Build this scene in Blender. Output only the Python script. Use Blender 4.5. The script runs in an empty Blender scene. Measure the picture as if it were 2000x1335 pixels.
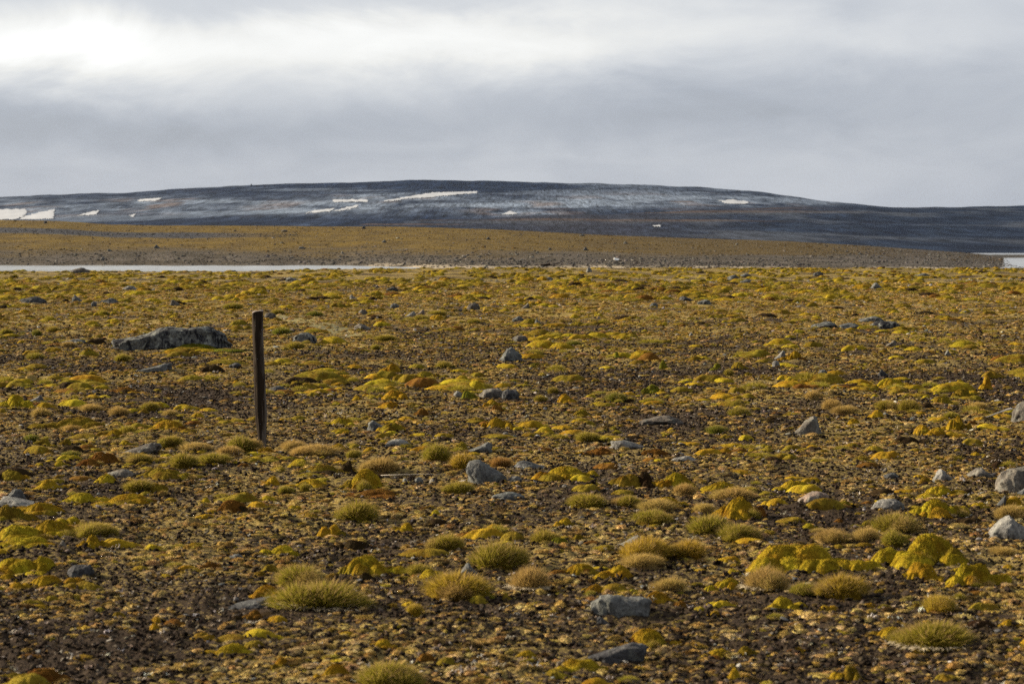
import bpy, bmesh, math, random
import numpy as np
from mathutils import Vector, Matrix

# ------------------------------------------------------------------ camera, sky, sun
scene = bpy.context.scene
COL = scene.collection
random.seed(7)
RNG = np.random.default_rng(7)

CAM_H = 1.65            # eye height in metres
FPX = 4167.0            # 75 mm lens, in pixels of the 2000 px wide photograph
HORIZON = 475.0         # row of the true horizon
PITCH = math.atan((667.5 - HORIZON) / FPX)

cam_d = bpy.data.cameras.new('camera')
cam_d.lens = 75.0
cam_d.sensor_width = 36.0
cam_d.clip_start = 0.1
cam_d.clip_end = 60000
cam_d.dof.use_dof = True
cam_d.dof.focus_distance = 24.0
cam_d.dof.aperture_fstop = 6.3
cam = bpy.data.objects.new('camera', cam_d)
cam.location = (0, 0, CAM_H)
cam.rotation_euler = (math.pi / 2 - PITCH, 0, 0)
COL.objects.link(cam)
scene.camera = cam

SUN_AZ = math.radians(-71)      # to the left of the view and a little beyond
SUN_EL = math.radians(21)

world = bpy.data.worlds.new('World')
scene.world = world
world.use_nodes = True


def nodes_of(tree):
    N, L = tree.nodes, tree.links

    def node(kind, **kw):
        n = N.new(kind)
        for k, v in kw.items():
            if k == 'ins':
                for a, b in v.items():
                    n.inputs[a].default_value = b
            else:
                setattr(n, k, v)
        return n

    def link(a, b):
        L.new(a, b)

    def math_(op, a, b=None, c=None, clamp=False):
        n = N.new('ShaderNodeMath')
        n.operation = op
        n.use_clamp = clamp
        for i, v in enumerate((a, b, c)):
            if v is None:
                continue
            if isinstance(v, (int, float)):
                n.inputs[i].default_value = v
            else:
                L.new(v, n.inputs[i])
        return n.outputs[0]

    def vmath(op, a, b=None):
        n = N.new('ShaderNodeVectorMath')
        n.operation = op
        for i, v in enumerate((a, b)):
            if v is None:
                continue
            if isinstance(v, tuple):
                n.inputs[i].default_value = v
            else:
                L.new(v, n.inputs[i])
        return n.outputs['Value'] if op in ('LENGTH', 'DOT_PRODUCT') else n.outputs['Vector']

    def mix(f, a, b, blend='MIX'):
        n = N.new('ShaderNodeMix')
        n.data_type = 'RGBA'
        n.blend_type = blend
        for i, v in ((0, f), (6, a), (7, b)):
            if isinstance(v, (int, float)):
                n.inputs[i].default_value = v
            elif isinstance(v, tuple):
                n.inputs[i].default_value = (*v, 1) if len(v) == 3 else v
            else:
                L.new(v, n.inputs[i])
        return n.outputs[2]

    def ramp(f, stops, interp='LINEAR'):
        n = N.new('ShaderNodeValToRGB')
        n.color_ramp.interpolation = interp
        el = n.color_ramp.elements
        while len(el) < len(stops):
            el.new(0.5)
        for e, (p, c) in zip(el, stops):
            e.position = p
            e.color = (c, c, c, 1) if isinstance(c, (int, float)) else (*c, 1)
        L.new(f, n.inputs[0])
        return n.outputs[0]

    def noise(vec, scale, detail=3, rough=0.55, dist=0.0, out=0):
        n = N.new('ShaderNodeTexNoise')
        n.inputs['Scale'].default_value = scale
        n.inputs['Detail'].default_value = detail
        n.inputs['Roughness'].default_value = rough
        n.inputs['Distortion'].default_value = dist
        if vec is not None:
            L.new(vec, n.inputs['Vector'])
        return n.outputs[out]
    return node, link, math_, vmath, mix, ramp, noise


def build_world():
    t = world.node_tree
    t.nodes.clear()
    node, link, math_, vmath, mix, ramp, noise = nodes_of(t)
    out = node('ShaderNodeOutputWorld')
    tc = node('ShaderNodeTexCoord')
    d = tc.outputs['Generated']
    # soft warp so that cloud edges are ragged
    wcol = noise(vmath('MULTIPLY', d, (9.0, 9.0, 20.0)), 1.0, 5, 0.6, 0.5, out=1)
    warp = vmath('MULTIPLY', vmath('SUBTRACT', wcol, (0.5, 0.5, 0.5)), (0.16, 0.0, 0.045))
    dw = vmath('ADD', d, warp)

    def blob(px, row, sx, sz, amp):
        u = (px - 1000) / FPX
        w = (HORIZON - row) / FPX
        c = (u, math.sqrt(max(0.0, 1 - u * u - w * w)), w)
        v = vmath('MULTIPLY', vmath('SUBTRACT', dw, c), (1 / sx, 1.0, 1 / sz))
        r = vmath('LENGTH', v)
        g = math_('EXPONENT', math_('MULTIPLY', math_('MULTIPLY', r, r), -1.0))
        return math_('MULTIPLY', g, amp)

    n1 = noise(vmath('MULTIPLY', dw, (5.0, 5.0, 20.0)), 1.0, 4, 0.5, 0.2)
    n2 = noise(vmath('MULTIPLY', d, (11.0, 11.0, 34.0)), 1.0, 5, 0.55, 0.8)
    b = math_('ADD', 0.515, math_('MULTIPLY', math_('SUBTRACT', n1, 0.5), 0.14))
    b = math_('ADD', b, math_('MULTIPLY', math_('SUBTRACT', n2, 0.5), 0.22))
    zc = node('ShaderNodeSeparateXYZ')
    link(d, zc.inputs[0])
    # the cloud deck is thinner, brighter overhead
    b = math_('ADD', b, math_('MULTIPLY', math_('MULTIPLY', zc.outputs[2], 4.0, clamp=True), 0.22))
    for args in ((40, 110, 0.075, 0.0145, 0.34), (480, 105, 0.16, 0.0160, 0.19), (1000, 75, 0.12, 0.0175, 0.22),
                 (250, 60, 0.16, 0.020, 0.08), (1700, 95, 0.10, 0.012, 0.05),
                 (170, 240, 0.12, 0.0125, -0.12), (760, 270, 0.16, 0.012, -0.05),
                 (1330, 195, 0.11, 0.014, -0.10), (1900, 250, 0.12, 0.02, -0.05), (1150, 300, .05, .006, .04), (620, 20, .1, .006, -.06)):
        b = math_('ADD', b, blob(*args))
    b = math_('MAXIMUM', b, 0.22)
    bb = math_('SUBTRACT', b, 0.47)
    tint = mix(math_('MULTIPLY', bb, 2.6, clamp=True), (0.910, 0.975, 1.115), (1.0, 1.0, 0.985))
    comb = node('ShaderNodeCombineXYZ')
    for i in range(3):
        link(b, comb.inputs[i])
    cloud = vmath('MULTIPLY', tint, comb.outputs[0])
    bg_c = node('ShaderNodeBackground')
    link(cloud, bg_c.inputs[0])
    bg_c.inputs[1].default_value = 0.30
    sky = node('ShaderNodeTexSky', sky_type='NISHITA')
    sky.sun_disc = False
    sky.sun_elevation = SUN_EL
    sky.sun_rotation = SUN_AZ
    bg_s = node('ShaderNodeBackground')
    link(sky.outputs[0], bg_s.inputs[0])
    bg_s.inputs[1].default_value = 0.05
    ms = node('ShaderNodeMixShader')
    ms.inputs[0].default_value = 0.94        # cloud cover
    link(bg_s.outputs[0], ms.inputs[1])
    link(bg_c.outputs[0], ms.inputs[2])
    link(ms.outputs[0], out.inputs[0])


build_world()

sun_d = bpy.data.lights.new('sun', 'SUN')
sun_d.energy = 5.0
sun_d.angle = math.radians(2)
sun_d.color = (1.0, 0.855, 0.63)
sun = bpy.data.objects.new('sun', sun_d)
SUN_DIR = Vector((math.sin(SUN_AZ) * math.cos(SUN_EL), math.cos(SUN_AZ) * math.cos(SUN_EL), math.sin(SUN_EL)))
sun.rotation_euler = SUN_DIR.to_track_quat('Z', 'Y').to_euler()
sun.location = (-20, 10, 30)
COL.objects.link(sun)

vs = scene.view_settings
vs.view_transform = 'Standard'
vs.look = 'None'
vs.exposure = 1.75
vs.gamma = 1.0
vs.use_curve_mapping = False
scene.cycles.use_denoising = False
scene.cycles.max_bounces = 6
scene.cycles.sample_clamp_indirect = 3.0
scene.cycles.sample_clamp_direct = 15.0


# ------------------------------------------------------------------ helpers
def _hash(i, j, k, seed):
    h = (i * 374761393 + j * 668265263 + k * 1274126177 + seed * 974711) & 0xFFFFFFFF
    h = ((h ^ (h >> 13)) * 1274126177) & 0xFFFFFFFF
    h = ((h ^ (h >> 16)) * 2246822519) & 0xFFFFFFFF
    return (h ^ (h >> 15)) & 0xFFFFFFFF


_G = np.random.default_rng(3).normal(size=(256, 3))
_G /= np.linalg.norm(_G, axis=1)[:, None]


def perlin(x, y, z=0.0, seed=0):
    x, y, z = np.broadcast_arrays(np.asarray(x, float), np.asarray(y, float), np.asarray(z, float))
    xi, yi, zi = (np.floor(v).astype(np.int64) for v in (x, y, z))
    xf, yf, zf = x - xi, y - yi, z - zi
    u, v, w = (t * t * t * (t * (t * 6 - 15) + 10) for t in (xf, yf, zf))
    r = 0
    for a in (0, 1):
        for b in (0, 1):
            for c in (0, 1):
                g = _G[_hash(xi + a, yi + b, zi + c, seed) & 255]
                dot = g[..., 0] * (xf - a) + g[..., 1] * (yf - b) + g[..., 2] * (zf - c)
                r = r + dot * (u if a else 1 - u) * (v if b else 1 - v) * (w if c else 1 - w)
    return r * 1.5


def fbm(x, y, z=0.0, seed=0, octaves=4, gain=0.5):
    r, a = 0, 1.0
    for o in range(octaves):
        r = r + a * perlin(np.asarray(x) * 2 ** o, np.asarray(y) * 2 ** o, np.asarray(z) * 2 ** o, seed + o)
        a *= gain
    return r


def sstep(a, b, x):
    t = np.clip((np.asarray(x, float) - a) / (b - a), 0, 1)
    return t * t * (3 - 2 * t)


def new_mesh(name, verts, faces, smooth=True, attrs=None, cols=None):
    me = bpy.data.meshes.new(name)
    verts = np.asarray(verts, np.float32)
    if isinstance(faces, np.ndarray):
        k = faces.shape[1]
        me.vertices.add(len(verts))
        me.vertices.foreach_set('co', verts.ravel())
        me.loops.add(faces.size)
        me.loops.foreach_set('vertex_index', faces.astype(np.int32).ravel())
        me.polygons.add(len(faces))
        me.polygons.foreach_set('loop_start', np.arange(0, faces.size, k, dtype=np.int32))
        me.update(calc_edges=True)
    else:
        me.from_pydata(verts.tolist(), [], faces)
    if smooth and len(me.polygons):
        me.polygons.foreach_set('use_smooth', np.ones(len(me.polygons), bool))
    for k, v in (attrs or {}).items():
        a = me.attributes.new(k, 'FLOAT', 'POINT')
        a.data.foreach_set('value', np.asarray(v, np.float32).ravel())
    for k, v in (cols or {}).items():
        a = me.attributes.new(k, 'FLOAT_COLOR', 'POINT')
        v = np.asarray(v, np.float32)
        if v.shape[1] == 3:
            v = np.concatenate([v, np.ones((len(v), 1), np.float32)], 1)
        a.data.foreach_set('color', v.ravel())
    return me


def grid_faces(nr, nc, wrap=False):
    r = np.arange(nr - 1)[:, None]
    c = np.arange(nc if wrap else nc - 1)[None, :]
    c1 = (c + 1) % nc
    f = np.stack([r * nc + c, r * nc + c1, (r + 1) * nc + c1, (r + 1) * nc + c], -1)
    return f.reshape(-1, 4)


def add(name, me, mat=None, parent=None, loc=(0, 0, 0), rot=(0, 0, 0), scale=(1, 1, 1), color=None):
    o = bpy.data.objects.new(name, me)
    COL.objects.link(o)
    if mat is not None and me is not None and not me.materials:
        me.materials.append(mat)
    o.parent = parent
    o.location, o.rotation_euler, o.scale = loc, rot, scale
    if color is not None:
        o.color = (*color, 1)
    return o


def tag(o, label=None, cat=None, group=None, kind=None):
    if label:
        o['label'] = label
    if cat:
        o['category'] = cat
    if group:
        o['group'] = group
    if kind:
        o['kind'] = kind
    return o


# ------------------------------------------------------------------ terrain heights
WATER = -0.35


def plain_edge(a):
    return 126 + 17 * sstep(-0.16, 0.0, a)


def ground_z(x, y):
    x, y = np.asarray(x, float), np.asarray(y, float)
    z = 0.055 * perlin(x / 7, y / 9, 0, 11) + 0.03 * perlin(x / 1.7, y / 1.7, 0, 12)
    a = x / np.maximum(y, 5)
    e = plain_edge(a) + 4 * perlin(x / 14, 0.5, 0, 13)
    z = z - 1.3 * sstep(0, 22, y - e)
    return z


def row_slope(px, row):
    """direction of a photograph pixel as (dx/dy, dz/dy)"""
    cx, cz = (np.asarray(px, float) - 1000) / FPX, -(np.asarray(row, float) - 667.5) / FPX
    dy = math.cos(PITCH) + cz * math.sin(PITCH)
    dz = -math.sin(PITCH) + cz * math.cos(PITCH)
    return cx / dy, dz / dy


def cast(fn, px, row, y0, y1, n=1500):
    """first hit of a pixel's direction on the height z = fn(a, y)"""
    a, s = row_slope(px, row)
    ys = np.geomspace(y0, y1, n)
    d = (CAM_H + s * ys) - fn(np.full(n, a), ys)
    hit = np.nonzero(d < 0)[0]
    if len(hit) == 0:
        return None
    i = hit[0]
    if i == 0:
        y = ys[0]
    else:
        y = ys[i - 1] + (ys[i] - ys[i - 1]) * d[i - 1] / (d[i - 1] - d[i] + 1e-9)
    return a * y, y, CAM_H + s * y


def on_plain(px, row):
    h = cast(lambda a, y: ground_z(a * y, y), px, row, 5.0, 170.0, 900)
    return h


def outline(pts, depth):
    xs = [(p[0] - 1000) / FPX for p in pts]
    zs = [CAM_H + (HORIZON - p[1]) / FPX * depth for p in pts]
    return lambda a: np.interp(a, xs, zs)


BANK_Y = 330.0
bank_ridge = outline([(-600, 424), (0, 429), (120, 431), (220, 439), (450, 441), (700, 442), (850, 445), (1000, 450), (1150, 457),
                      (1350, 465), (1550, 472), (1700, 480), (1800, 487), (1880, 493), (1930, 497), (1985, 503), (2060, 513), (2300, 530)], BANK_Y)


def bank_shore(a):
    return 193 - 24 * sstep(-0.085, -0.02, a) + 3 * perlin(np.asarray(a) * 60, 0.3, 0, 21)


def bank_z(a, y):
    a, y = np.asarray(a, float), np.asarray(y, float)
    ys = bank_shore(a)
    zr = bank_ridge(a)
    s = (y - ys) / (BANK_Y - ys)
    f = np.where(s < 0, s * 1.6, np.minimum(s, 1) ** 0.85)
    z = WATER + (zr - WATER) * f
    z = np.where(s > 1, zr - (y - BANK_Y) * 0.02, z)
    z = np.where(s < 0, WATER - 0.02 * (ys - y), z)
    return z + 0.10 * fbm(a * y / 9, y / 14, 0, 22, 3) * sstep(-0.02, 0.12, s) * sstep(0.23, 0.15, a)


HILL_Y, HILL_0 = 2600.0, 800.0
hill_ridge = outline([(-1500, 420), (-500, 398), (0, 385), (100, 380), (250, 377), (330, 370), (480, 362.5), (650, 357), (830, 352),
                      (1000, 354), (1150, 359), (1300, 363), (1400, 368), (1500, 377), (1600, 392), (1700, 402),
                      (1800, 410), (2200, 425), (3500, 440)], HILL_Y)


def hill_z(a, y):
    a, y = np.asarray(a, float), np.asarray(y, float)
    zr = hill_ridge(a) + 1.2 * fbm(a * 60, 0.2, 0, 30, 3)
    s = np.clip((y - HILL_0) / (HILL_Y - HILL_0), 0, 1)
    x = a * y
    bench = 6.0 * perlin(x / 520 + 0.0006 * y, y / 300, 0, 31) + 2.4 * perlin(x / 240, y / 140, 0, 32) + 0.8 * fbm(x / 30, y / 120, 0, 33, 2)
    z = CAM_H + (zr - CAM_H) * (y / HILL_Y) * s ** 0.8 + bench * np.sin(math.pi * s) * (1 - s) ** .5
    return np.where(y > HILL_Y, zr - (y - HILL_Y) * 0.03, z)


LOW_Y, LOW_0 = 1250.0, 430.0
low_ridge = outline([(-2000, 470), (-300, 462), (200, 452), (500, 441), (750, 433), (950, 425.5), (1050, 421), (1200, 419), (1350, 411), (1500, 405.5),
                     (1650, 402.5), (1750, 405.5), (1850, 404.5), (2000, 402), (2400, 404), (3500, 410)], LOW_Y)


def low_z(a, y):
    a, y = np.asarray(a, float), np.asarray(y, float)
    zr = low_ridge(a) + 0.5 * fbm(a * 60, 0.7, 0, 40, 3)
    s = np.clip((y - LOW_0) / (LOW_Y - LOW_0), 0, 1)
    x = a * y
    bench = 2.4 * perlin(x / 260 - 0.001 * y, y / 150, 0, 41) + 0.8 * perlin(x / 110, y / 75, 0, 42) + 0.3 * fbm(x / 15, y / 50, 0, 43, 2)
    foot = -2.2 / LOW_0
    z = CAM_H + y * (foot + ((zr - CAM_H) / LOW_Y - foot) * s ** .8) + bench * np.sin(math.pi * s) * (1 - s) ** .5
    return np.where(y > LOW_Y, zr - (y - LOW_Y) * 0.04, z)


# ------------------------------------------------------------------ materials
def material(name):
    m = bpy.data.materials.new(name)
    m.use_nodes = True
    t = m.node_tree
    t.nodes.clear()
    tools = nodes_of(t)
    node, link = tools[0], tools[1]
    out = node('ShaderNodeOutputMaterial')
    p = node('ShaderNodeBsdfPrincipled')
    link(p.outputs[0], out.inputs[0])
    p.inputs['Roughness'].default_value = 0.92
    p.inputs['Specular IOR Level'].default_value = 0.03
    return m, p, out, tools


def bump(tools, p, h, strength, dist):
    node, link = tools[0], tools[1]
    b = node('ShaderNodeBump')
    b.inputs['Strength'].default_value = strength
    b.inputs['Distance'].default_value = dist
    link(h, b.inputs['Height'])
    link(b.outputs[0], p.inputs['Normal'])


def own_colour(tools, inst):
    node = tools[0]
    if inst:
        return node('ShaderNodeAttribute', attribute_type='INSTANCER', attribute_name='col').outputs['Color']
    return node('ShaderNodeObjectInfo').outputs['Color']


def moss_material(name, inst):
    m, p, out, T = material(name)
    node, link, math_, vmath, mix, ramp, noise = T
    tc = node('ShaderNodeTexCoord').outputs['Object']
    base = own_colour(T, inst)
    geo = node('ShaderNodeNewGeometry')
    wn = noise(geo.outputs['Position'], 9.0, 3, 0.6)
    fine = noise(geo.outputs['Position'], 160.0, 2, 0.6)
    sp = node('ShaderNodeAttribute', attribute_name='spike').outputs['Fac']
    c = mix(ramp(wn, [(0.42, 0.0), (0.66, 0.95)]), base, mix(1.0, base, (0.62, 0.46, 0.5), 'MULTIPLY'))
    wn2 = noise(vmath('ADD', geo.outputs['Position'], (4.0, 1.0, 2.0)), 30.0, 3, 0.6)
    c = mix(ramp(wn2, [(0.46, 0.0), (0.66, 0.75)]), c, mix(1.0, base, (0.45, 0.40, 0.5), 'MULTIPLY'))
    c = mix(ramp(fine, [(0.3, 0.55), (0.75, 0.0)]), c, mix(1.0, c, (0.35, 0.33, 0.3), 'MULTIPLY'))
    c = mix(math_('MULTIPLY', sp, 0.45), c, mix(1.0, c, (1.5, 1.45, 1.3), 'MULTIPLY'))
    link(c, p.inputs['Base Color'])
    bump(T, p, fine, 0.9, 0.012)
    tr = node('ShaderNodeBsdfTranslucent')
    link(c, tr.inputs[0])
    ms = node('ShaderNodeMixShader')
    link(math_('MULTIPLY', sp, 0.35), ms.inputs[0])
    link(p.outputs[0], ms.inputs[1])
    link(tr.outputs[0], ms.inputs[2])
    link(ms.outputs[0], out.inputs[0])
    return m


def grass_material(name, inst):
    m, p, out, T = material(name)
    node, link, math_, vmath, mix, ramp, noise = T
    base = own_colour(T, inst)
    t = node('ShaderNodeAttribute', attribute_name='along').outputs['Fac']
    k = node('ShaderNodeAttribute', attribute_name='dry').outputs['Fac']
    straw = mix(k, (0.30, 0.215, 0.06), (0.36, 0.23, 0.11))
    c = mix(ramp(math_('ADD', t, math_('MULTIPLY', math_('SUBTRACT', k, 0.5), 0.5)), [(0.62, 0.0), (1.05, 1.0)]), base, straw)
    link(c, p.inputs['Base Color'])
    p.inputs['Roughness'].default_value = 0.7
    tr = node('ShaderNodeBsdfTranslucent')
    link(c, tr.inputs[0])
    ms = node('ShaderNodeMixShader')
    ms.inputs[0].default_value = 0.42
    link(p.outputs[0], ms.inputs[1])
    link(tr.outputs[0], ms.inputs[2])
    link(ms.outputs[0], out.inputs[0])
    return m


def skirt_material():
    m, p, out, T = material('dead_grass')
    node, link, math_, vmath, mix, ramp, noise = T
    k = node('ShaderNodeAttribute', attribute_name='dry').outputs['Fac']
    link(mix(k, (0.24, 0.19, 0.12), (0.44, 0.37, 0.26)), p.inputs['Base Color'])
    return m


def rock_material(name, inst=False, lichen=0.0, speck=1.0):
    m, p, out, T = material(name)
    node, link, math_, vmath, mix, ramp, noise = T
    geo = node('ShaderNodeNewGeometry').outputs['Position']
    base = own_colour(T, inst)
    n1 = noise(geo, 7.0, 4, 0.6)
    n2 = noise(geo, 70.0, 3, 0.7)
    n3 = noise(vmath('ADD', geo, (3.3, 8.1, 1.7)), 22.0, 4, 0.65)
    c = mix(ramp(n1, [(0.35, 0.0), (0.7, 1.0)]), mix(1.0, base, (0.72, 0.72, 0.74), 'MULTIPLY'), mix(1.0, base, (1.2, 1.2, 1.17), 'MULTIPLY'))
    c = mix(math_('MULTIPLY', ramp(n2, [(0.36, 1.0), (0.52, 0.0)]), 0.75 * speck), c, mix(1.0, base, (0.30, 0.30, 0.31), 'MULTIPLY'))
    c = mix(math_('MULTIPLY', ramp(n2, [(0.6, 0.0), (0.72, 1.0)]), 0.5 * speck), c, mix(1.0, base, (1.9, 1.9, 1.85), 'MULTIPLY'))
    if lichen:
        lv = vmath('MULTIPLY', geo, (1.6, 1.6, 0.9))
        l1 = noise(lv, 5.0, 5, 0.72, 0.6)
        l2 = noise(vmath('ADD', lv, (5.1, 2.7, 9.3)), 9.0, 5, 0.7, 0.4)
        c = mix(math_('MULTIPLY', ramp(l2, [(0.52, 0.0), (0.60, 1.0)]), lichen), c, (0.16, 0.168, 0.15))
        c = mix(math_('MULTIPLY', ramp(l1, [(0.44, 1.0), (0.53, 0.0)]), lichen), c, (0.012, 0.012, 0.015))
        c = mix(math_('MULTIPLY', ramp(n3, [(0.64, 0.0), (0.70, 0.6)]), lichen), c, (0.13, 0.13, 0.07))
    link(c, p.inputs['Base Color'])
    p.inputs['Roughness'].default_value = 0.85
    bump(T, p, math_('ADD', n2, math_('MULTIPLY', n3, 1.6)), 0.6, 0.015)
    return m


def soil_clod_material():
    m, p, out, T = material('soil_clods')
    node, link, math_, vmath, mix, ramp, noise = T
    geo = node('ShaderNodeNewGeometry').outputs['Position']
    base = own_colour(T, True)
    n = noise(geo, 120.0, 3, 0.6)
    link(mix(n, mix(1.0, base, (0.6, 0.6, 0.6), 'MULTIPLY'), mix(1.0, base, (1.4, 1.4, 1.4), 'MULTIPLY')), p.inputs['Base Color'])
    bump(T, p, n, 0.6, 0.006)
    return m


def plain_material():
    m, p, out, T = material('tundra_soil')
    node, link, math_, vmath, mix, ramp, noise = T
    geo = node('ShaderNodeNewGeometry').outputs['Position']
    silt = node('ShaderNodeAttribute', attribute_name='silt').outputs['Fac']
    cover = node('ShaderNodeAttribute', attribute_name='cover').outputs['Fac']
    n0 = noise(geo, 0.5, 3, 0.6)
    n1 = noise(geo, 4.0, 4, 0.65)
    n2 = noise(geo, 36.0, 4, 0.7)
    n3 = noise(vmath('ADD', geo, (7.0, 3.0, 0.0)), 26.0, 5, 0.75, 0.3)
    soil = mix(n2, (0.006, 0.0042, 0.003), (0.042, 0.029, 0.020))
    soil = mix(ramp(n0, [(0.4, 0.0), (0.65, 0.6)]), soil, mix(n2, (0.012, 0.0085, 0.006), (0.062, 0.044, 0.029)))
    ochre = mix(n1, (0.24, 0.172, 0.06), (0.17, 0.128, 0.036))
    c = mix(math_('MULTIPLY', ramp(math_('ADD', n3, math_('MULTIPLY', math_('SUBTRACT', cover, 0.5), 0.45)), [(0.52, 0.0), (0.62, 0.8)]), 1.0), soil, ochre)
    c = mix(math_('MULTIPLY', silt, ramp(n1, [(0.35, 0.1), (0.65, 0.75)])), c, mix(n2, (0.12, 0.115, 0.05), (0.20, 0.195, 0.11)))
    link(c, p.inputs['Base Color'])
    bump(T, p, math_('ADD', n2, n3), 0.8, 0.02)
    return m


def colour_attr_material(name, nscale, namp, bscale, bdist, rough=0.92, stretch=(1, 1, 1)):
    m, p, out, T = material(name)
    node, link, math_, vmath, mix, ramp, noise = T
    geo = vmath('MULTIPLY', node('ShaderNodeNewGeometry').outputs['Position'], stretch)
    c = node('ShaderNodeAttribute', attribute_name='tint').outputs['Color']
    n = noise(geo, nscale, 4, 0.75)
    n2 = noise(geo, bscale, 4, 0.7)
    f = math_('ADD', math_('MULTIPLY', math_('SUBTRACT', n, 0.5), namp), 1.0)
    f2 = math_('MAXIMUM', math_('ADD', f, math_('MULTIPLY', math_('SUBTRACT', n2, 0.5), namp)), 0.15)
    comb = node('ShaderNodeCombineXYZ')
    for i in range(3):
        link(f2, comb.inputs[i])
    link(vmath('MULTIPLY', c, comb.outputs[0]), p.inputs['Base Color'])
    p.inputs['Roughness'].default_value = rough
    bump(T, p, n2, 0.7, bdist)
    return m


def water_material():
    m, p, out, T = material('lake_water')
    node, link, math_, vmath, mix, ramp, noise = T
    geo = node('ShaderNodeNewGeometry').outputs['Position']
    p.inputs['Base Color'].default_value = (0.20, 0.203, 0.185, 1)   # pale base tone stands in for bright sky reflected off the ripples
    p.inputs['Roughness'].default_value = 0.12
    p.inputs['Specular IOR Level'].default_value = 0.5
    p.inputs['IOR'].default_value = 1.33
    bump(T, p, noise(geo, 3.0, 3, 0.6), 0.1, 0.03)
    return m


def snow_material():
    m, p, out, T = material('snow')
    node, link, math_, vmath, mix, ramp, noise = T
    geo = node('ShaderNodeNewGeometry').outputs['Position']
    link(mix(noise(geo, 0.15, 3), (0.23, 0.245, 0.275), (0.31, 0.32, 0.345)), p.inputs['Base Color'])  # snow greyed in its colour to stand for cloud shadow on the hills
    return m


def wood_material(name, bark=True):
    m, p, out, T = material(name)
    node, link, math_, vmath, mix, ramp, noise = T
    tc = node('ShaderNodeTexCoord').outputs['Object']
    v = vmath('MULTIPLY', tc, (60.0, 60.0, 3.0))
    g = noise(v, 1.0, 5, 0.65, 0.4)
    big = noise(vmath('MULTIPLY', tc, (14.0, 14.0, 2.6)), 1.0, 3, 0.55, 0.3)
    c = mix(g, (0.006, 0.0045, 0.0035), (0.034, 0.024, 0.017))
    grey = mix(g, (0.022, 0.019, 0.016), (0.17, 0.148, 0.130))
    x = node('ShaderNodeSeparateXYZ')
    link(tc, x.inputs[0])
    side = math_('MULTIPLY', x.outputs[0], 3.2)
    c = mix(ramp(math_('ADD', big, side), [(0.46, 0.0), (0.62, 0.9)]), c, grey)
    link(c, p.inputs['Base Color'])
    p.inputs['Roughness'].default_value = 0.75
    bump(T, p, g, 0.8, 0.008)
    return m


M = dict(moss=moss_material('moss', False), moss_i=moss_material('moss_scatter', True),
         grass=grass_material('tussock_grass', False), grass_i=grass_material('tussock_grass_scatter', True),
         skirt=skirt_material(), rock=rock_material('grey_stone', lichen=.45), rock_l=rock_material('lichen_stone', lichen=1.0),
         rock_i=rock_material('pebble', inst=True, speck=0.5), clod=soil_clod_material(), plain=plain_material(),
         bank=colour_attr_material('bank_ground', 0.9, 1.7, 4.0, 0.12),
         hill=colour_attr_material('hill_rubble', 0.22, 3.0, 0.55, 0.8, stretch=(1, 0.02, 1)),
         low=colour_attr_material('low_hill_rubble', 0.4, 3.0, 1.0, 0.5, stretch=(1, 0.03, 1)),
         water=water_material(), snow=snow_material(), wood=wood_material('weathered_wood'))

# ------------------------------------------------------------------ setting
# the wet silty runnel seen behind the post
SILT = [(528, 612, 0.2), (560, 620, .3), (590, 626, .4), (625, 633, .4), (655, 642, .35), (690, 655, .2)]
silt_pts = [(on_plain(px, row), r) for px, row, r in SILT]


def silt_mask(x, y):
    x, y = np.asarray(x, float), np.asarray(y, float)
    best = np.full(x.shape, 9.0)
    for (p, r), (q, s) in zip(silt_pts[:-1], silt_pts[1:]):
        ax, ay, bx, by = p[0], p[1], q[0], q[1]
        t = np.clip(((x - ax) * (bx - ax) + (y - ay) * (by - ay)) / ((bx - ax) ** 2 + (by - ay) ** 2), 0, 1)
        dd = np.hypot(x - ax - t * (bx - ax), (y - ay - t * (by - ay)) * 0.35)
        best = np.minimum(best, dd / (r + t * (s - r)))
    return sstep(1.2, 0.5, best + 0.5 * perlin(x / 0.7, y / 1.5, 0, 50))


def cover_mask(x, y):
    """how much of the ground is overgrown, 0 to 1"""
    x, y = np.asarray(x, float), np.asarray(y, float)
    n = 0.55 + 0.40 * fbm(x / 2.2, y / 3.6, 0, 51, 3)
    return np.clip(n + 0.14 * sstep(15, 60, y), 0, 1)


def build_plain():
    fine = np.linspace(-0.31, 0.31, 640)
    side = 0.31 + np.geomspace(0.003, 1.6, 22)
    a = np.concatenate([-side[::-1], fine, side])
    ys = np.concatenate([np.linspace(-3.2, 4, 16)[:-1], np.geomspace(8, 178, 640) - 4])
    Y, A = np.meshgrid(ys, a, indexing='ij')
    X = A * (Y + 4)
    Z = ground_z(X, Y)
    d = np.maximum(Y, 4)
    f1 = sstep(30, 12, d)
    clod = np.abs(perlin(X / 0.085, Y / 0.085, 0, 14)) * 0.032 * f1
    clod += np.abs(perlin(X / 0.035, Y / 0.035, 0, 15)) * 0.013 * sstep(16, 9, d)
    hum = np.maximum(0, perlin(X / 0.42, Y / 0.42, 0, 16)) ** 1.5 * 0.07 * (0.4 + cover_mask(X, Y))
    s = silt_mask(X, Y)
    Z = Z + (clod + hum) * (1 - s) - 0.02
    v = np.stack([X, Y, Z], -1).reshape(-1, 3)
    me = new_mesh('tundra_plain', v, grid_faces(len(ys), len(a)), True,
                  {'silt': s, 'cover': cover_mask(X, Y)})
    return tag(add('tundra_plain', me, M['plain']), 'brown tundra plain of bare soil, moss and stones', kind='structure')


plain = build_plain()


def mixc(a, b, f):
    f = np.asarray(f)[..., None]
    return np.asarray(a) * (1 - f) + np.asarray(b) * f


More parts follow.
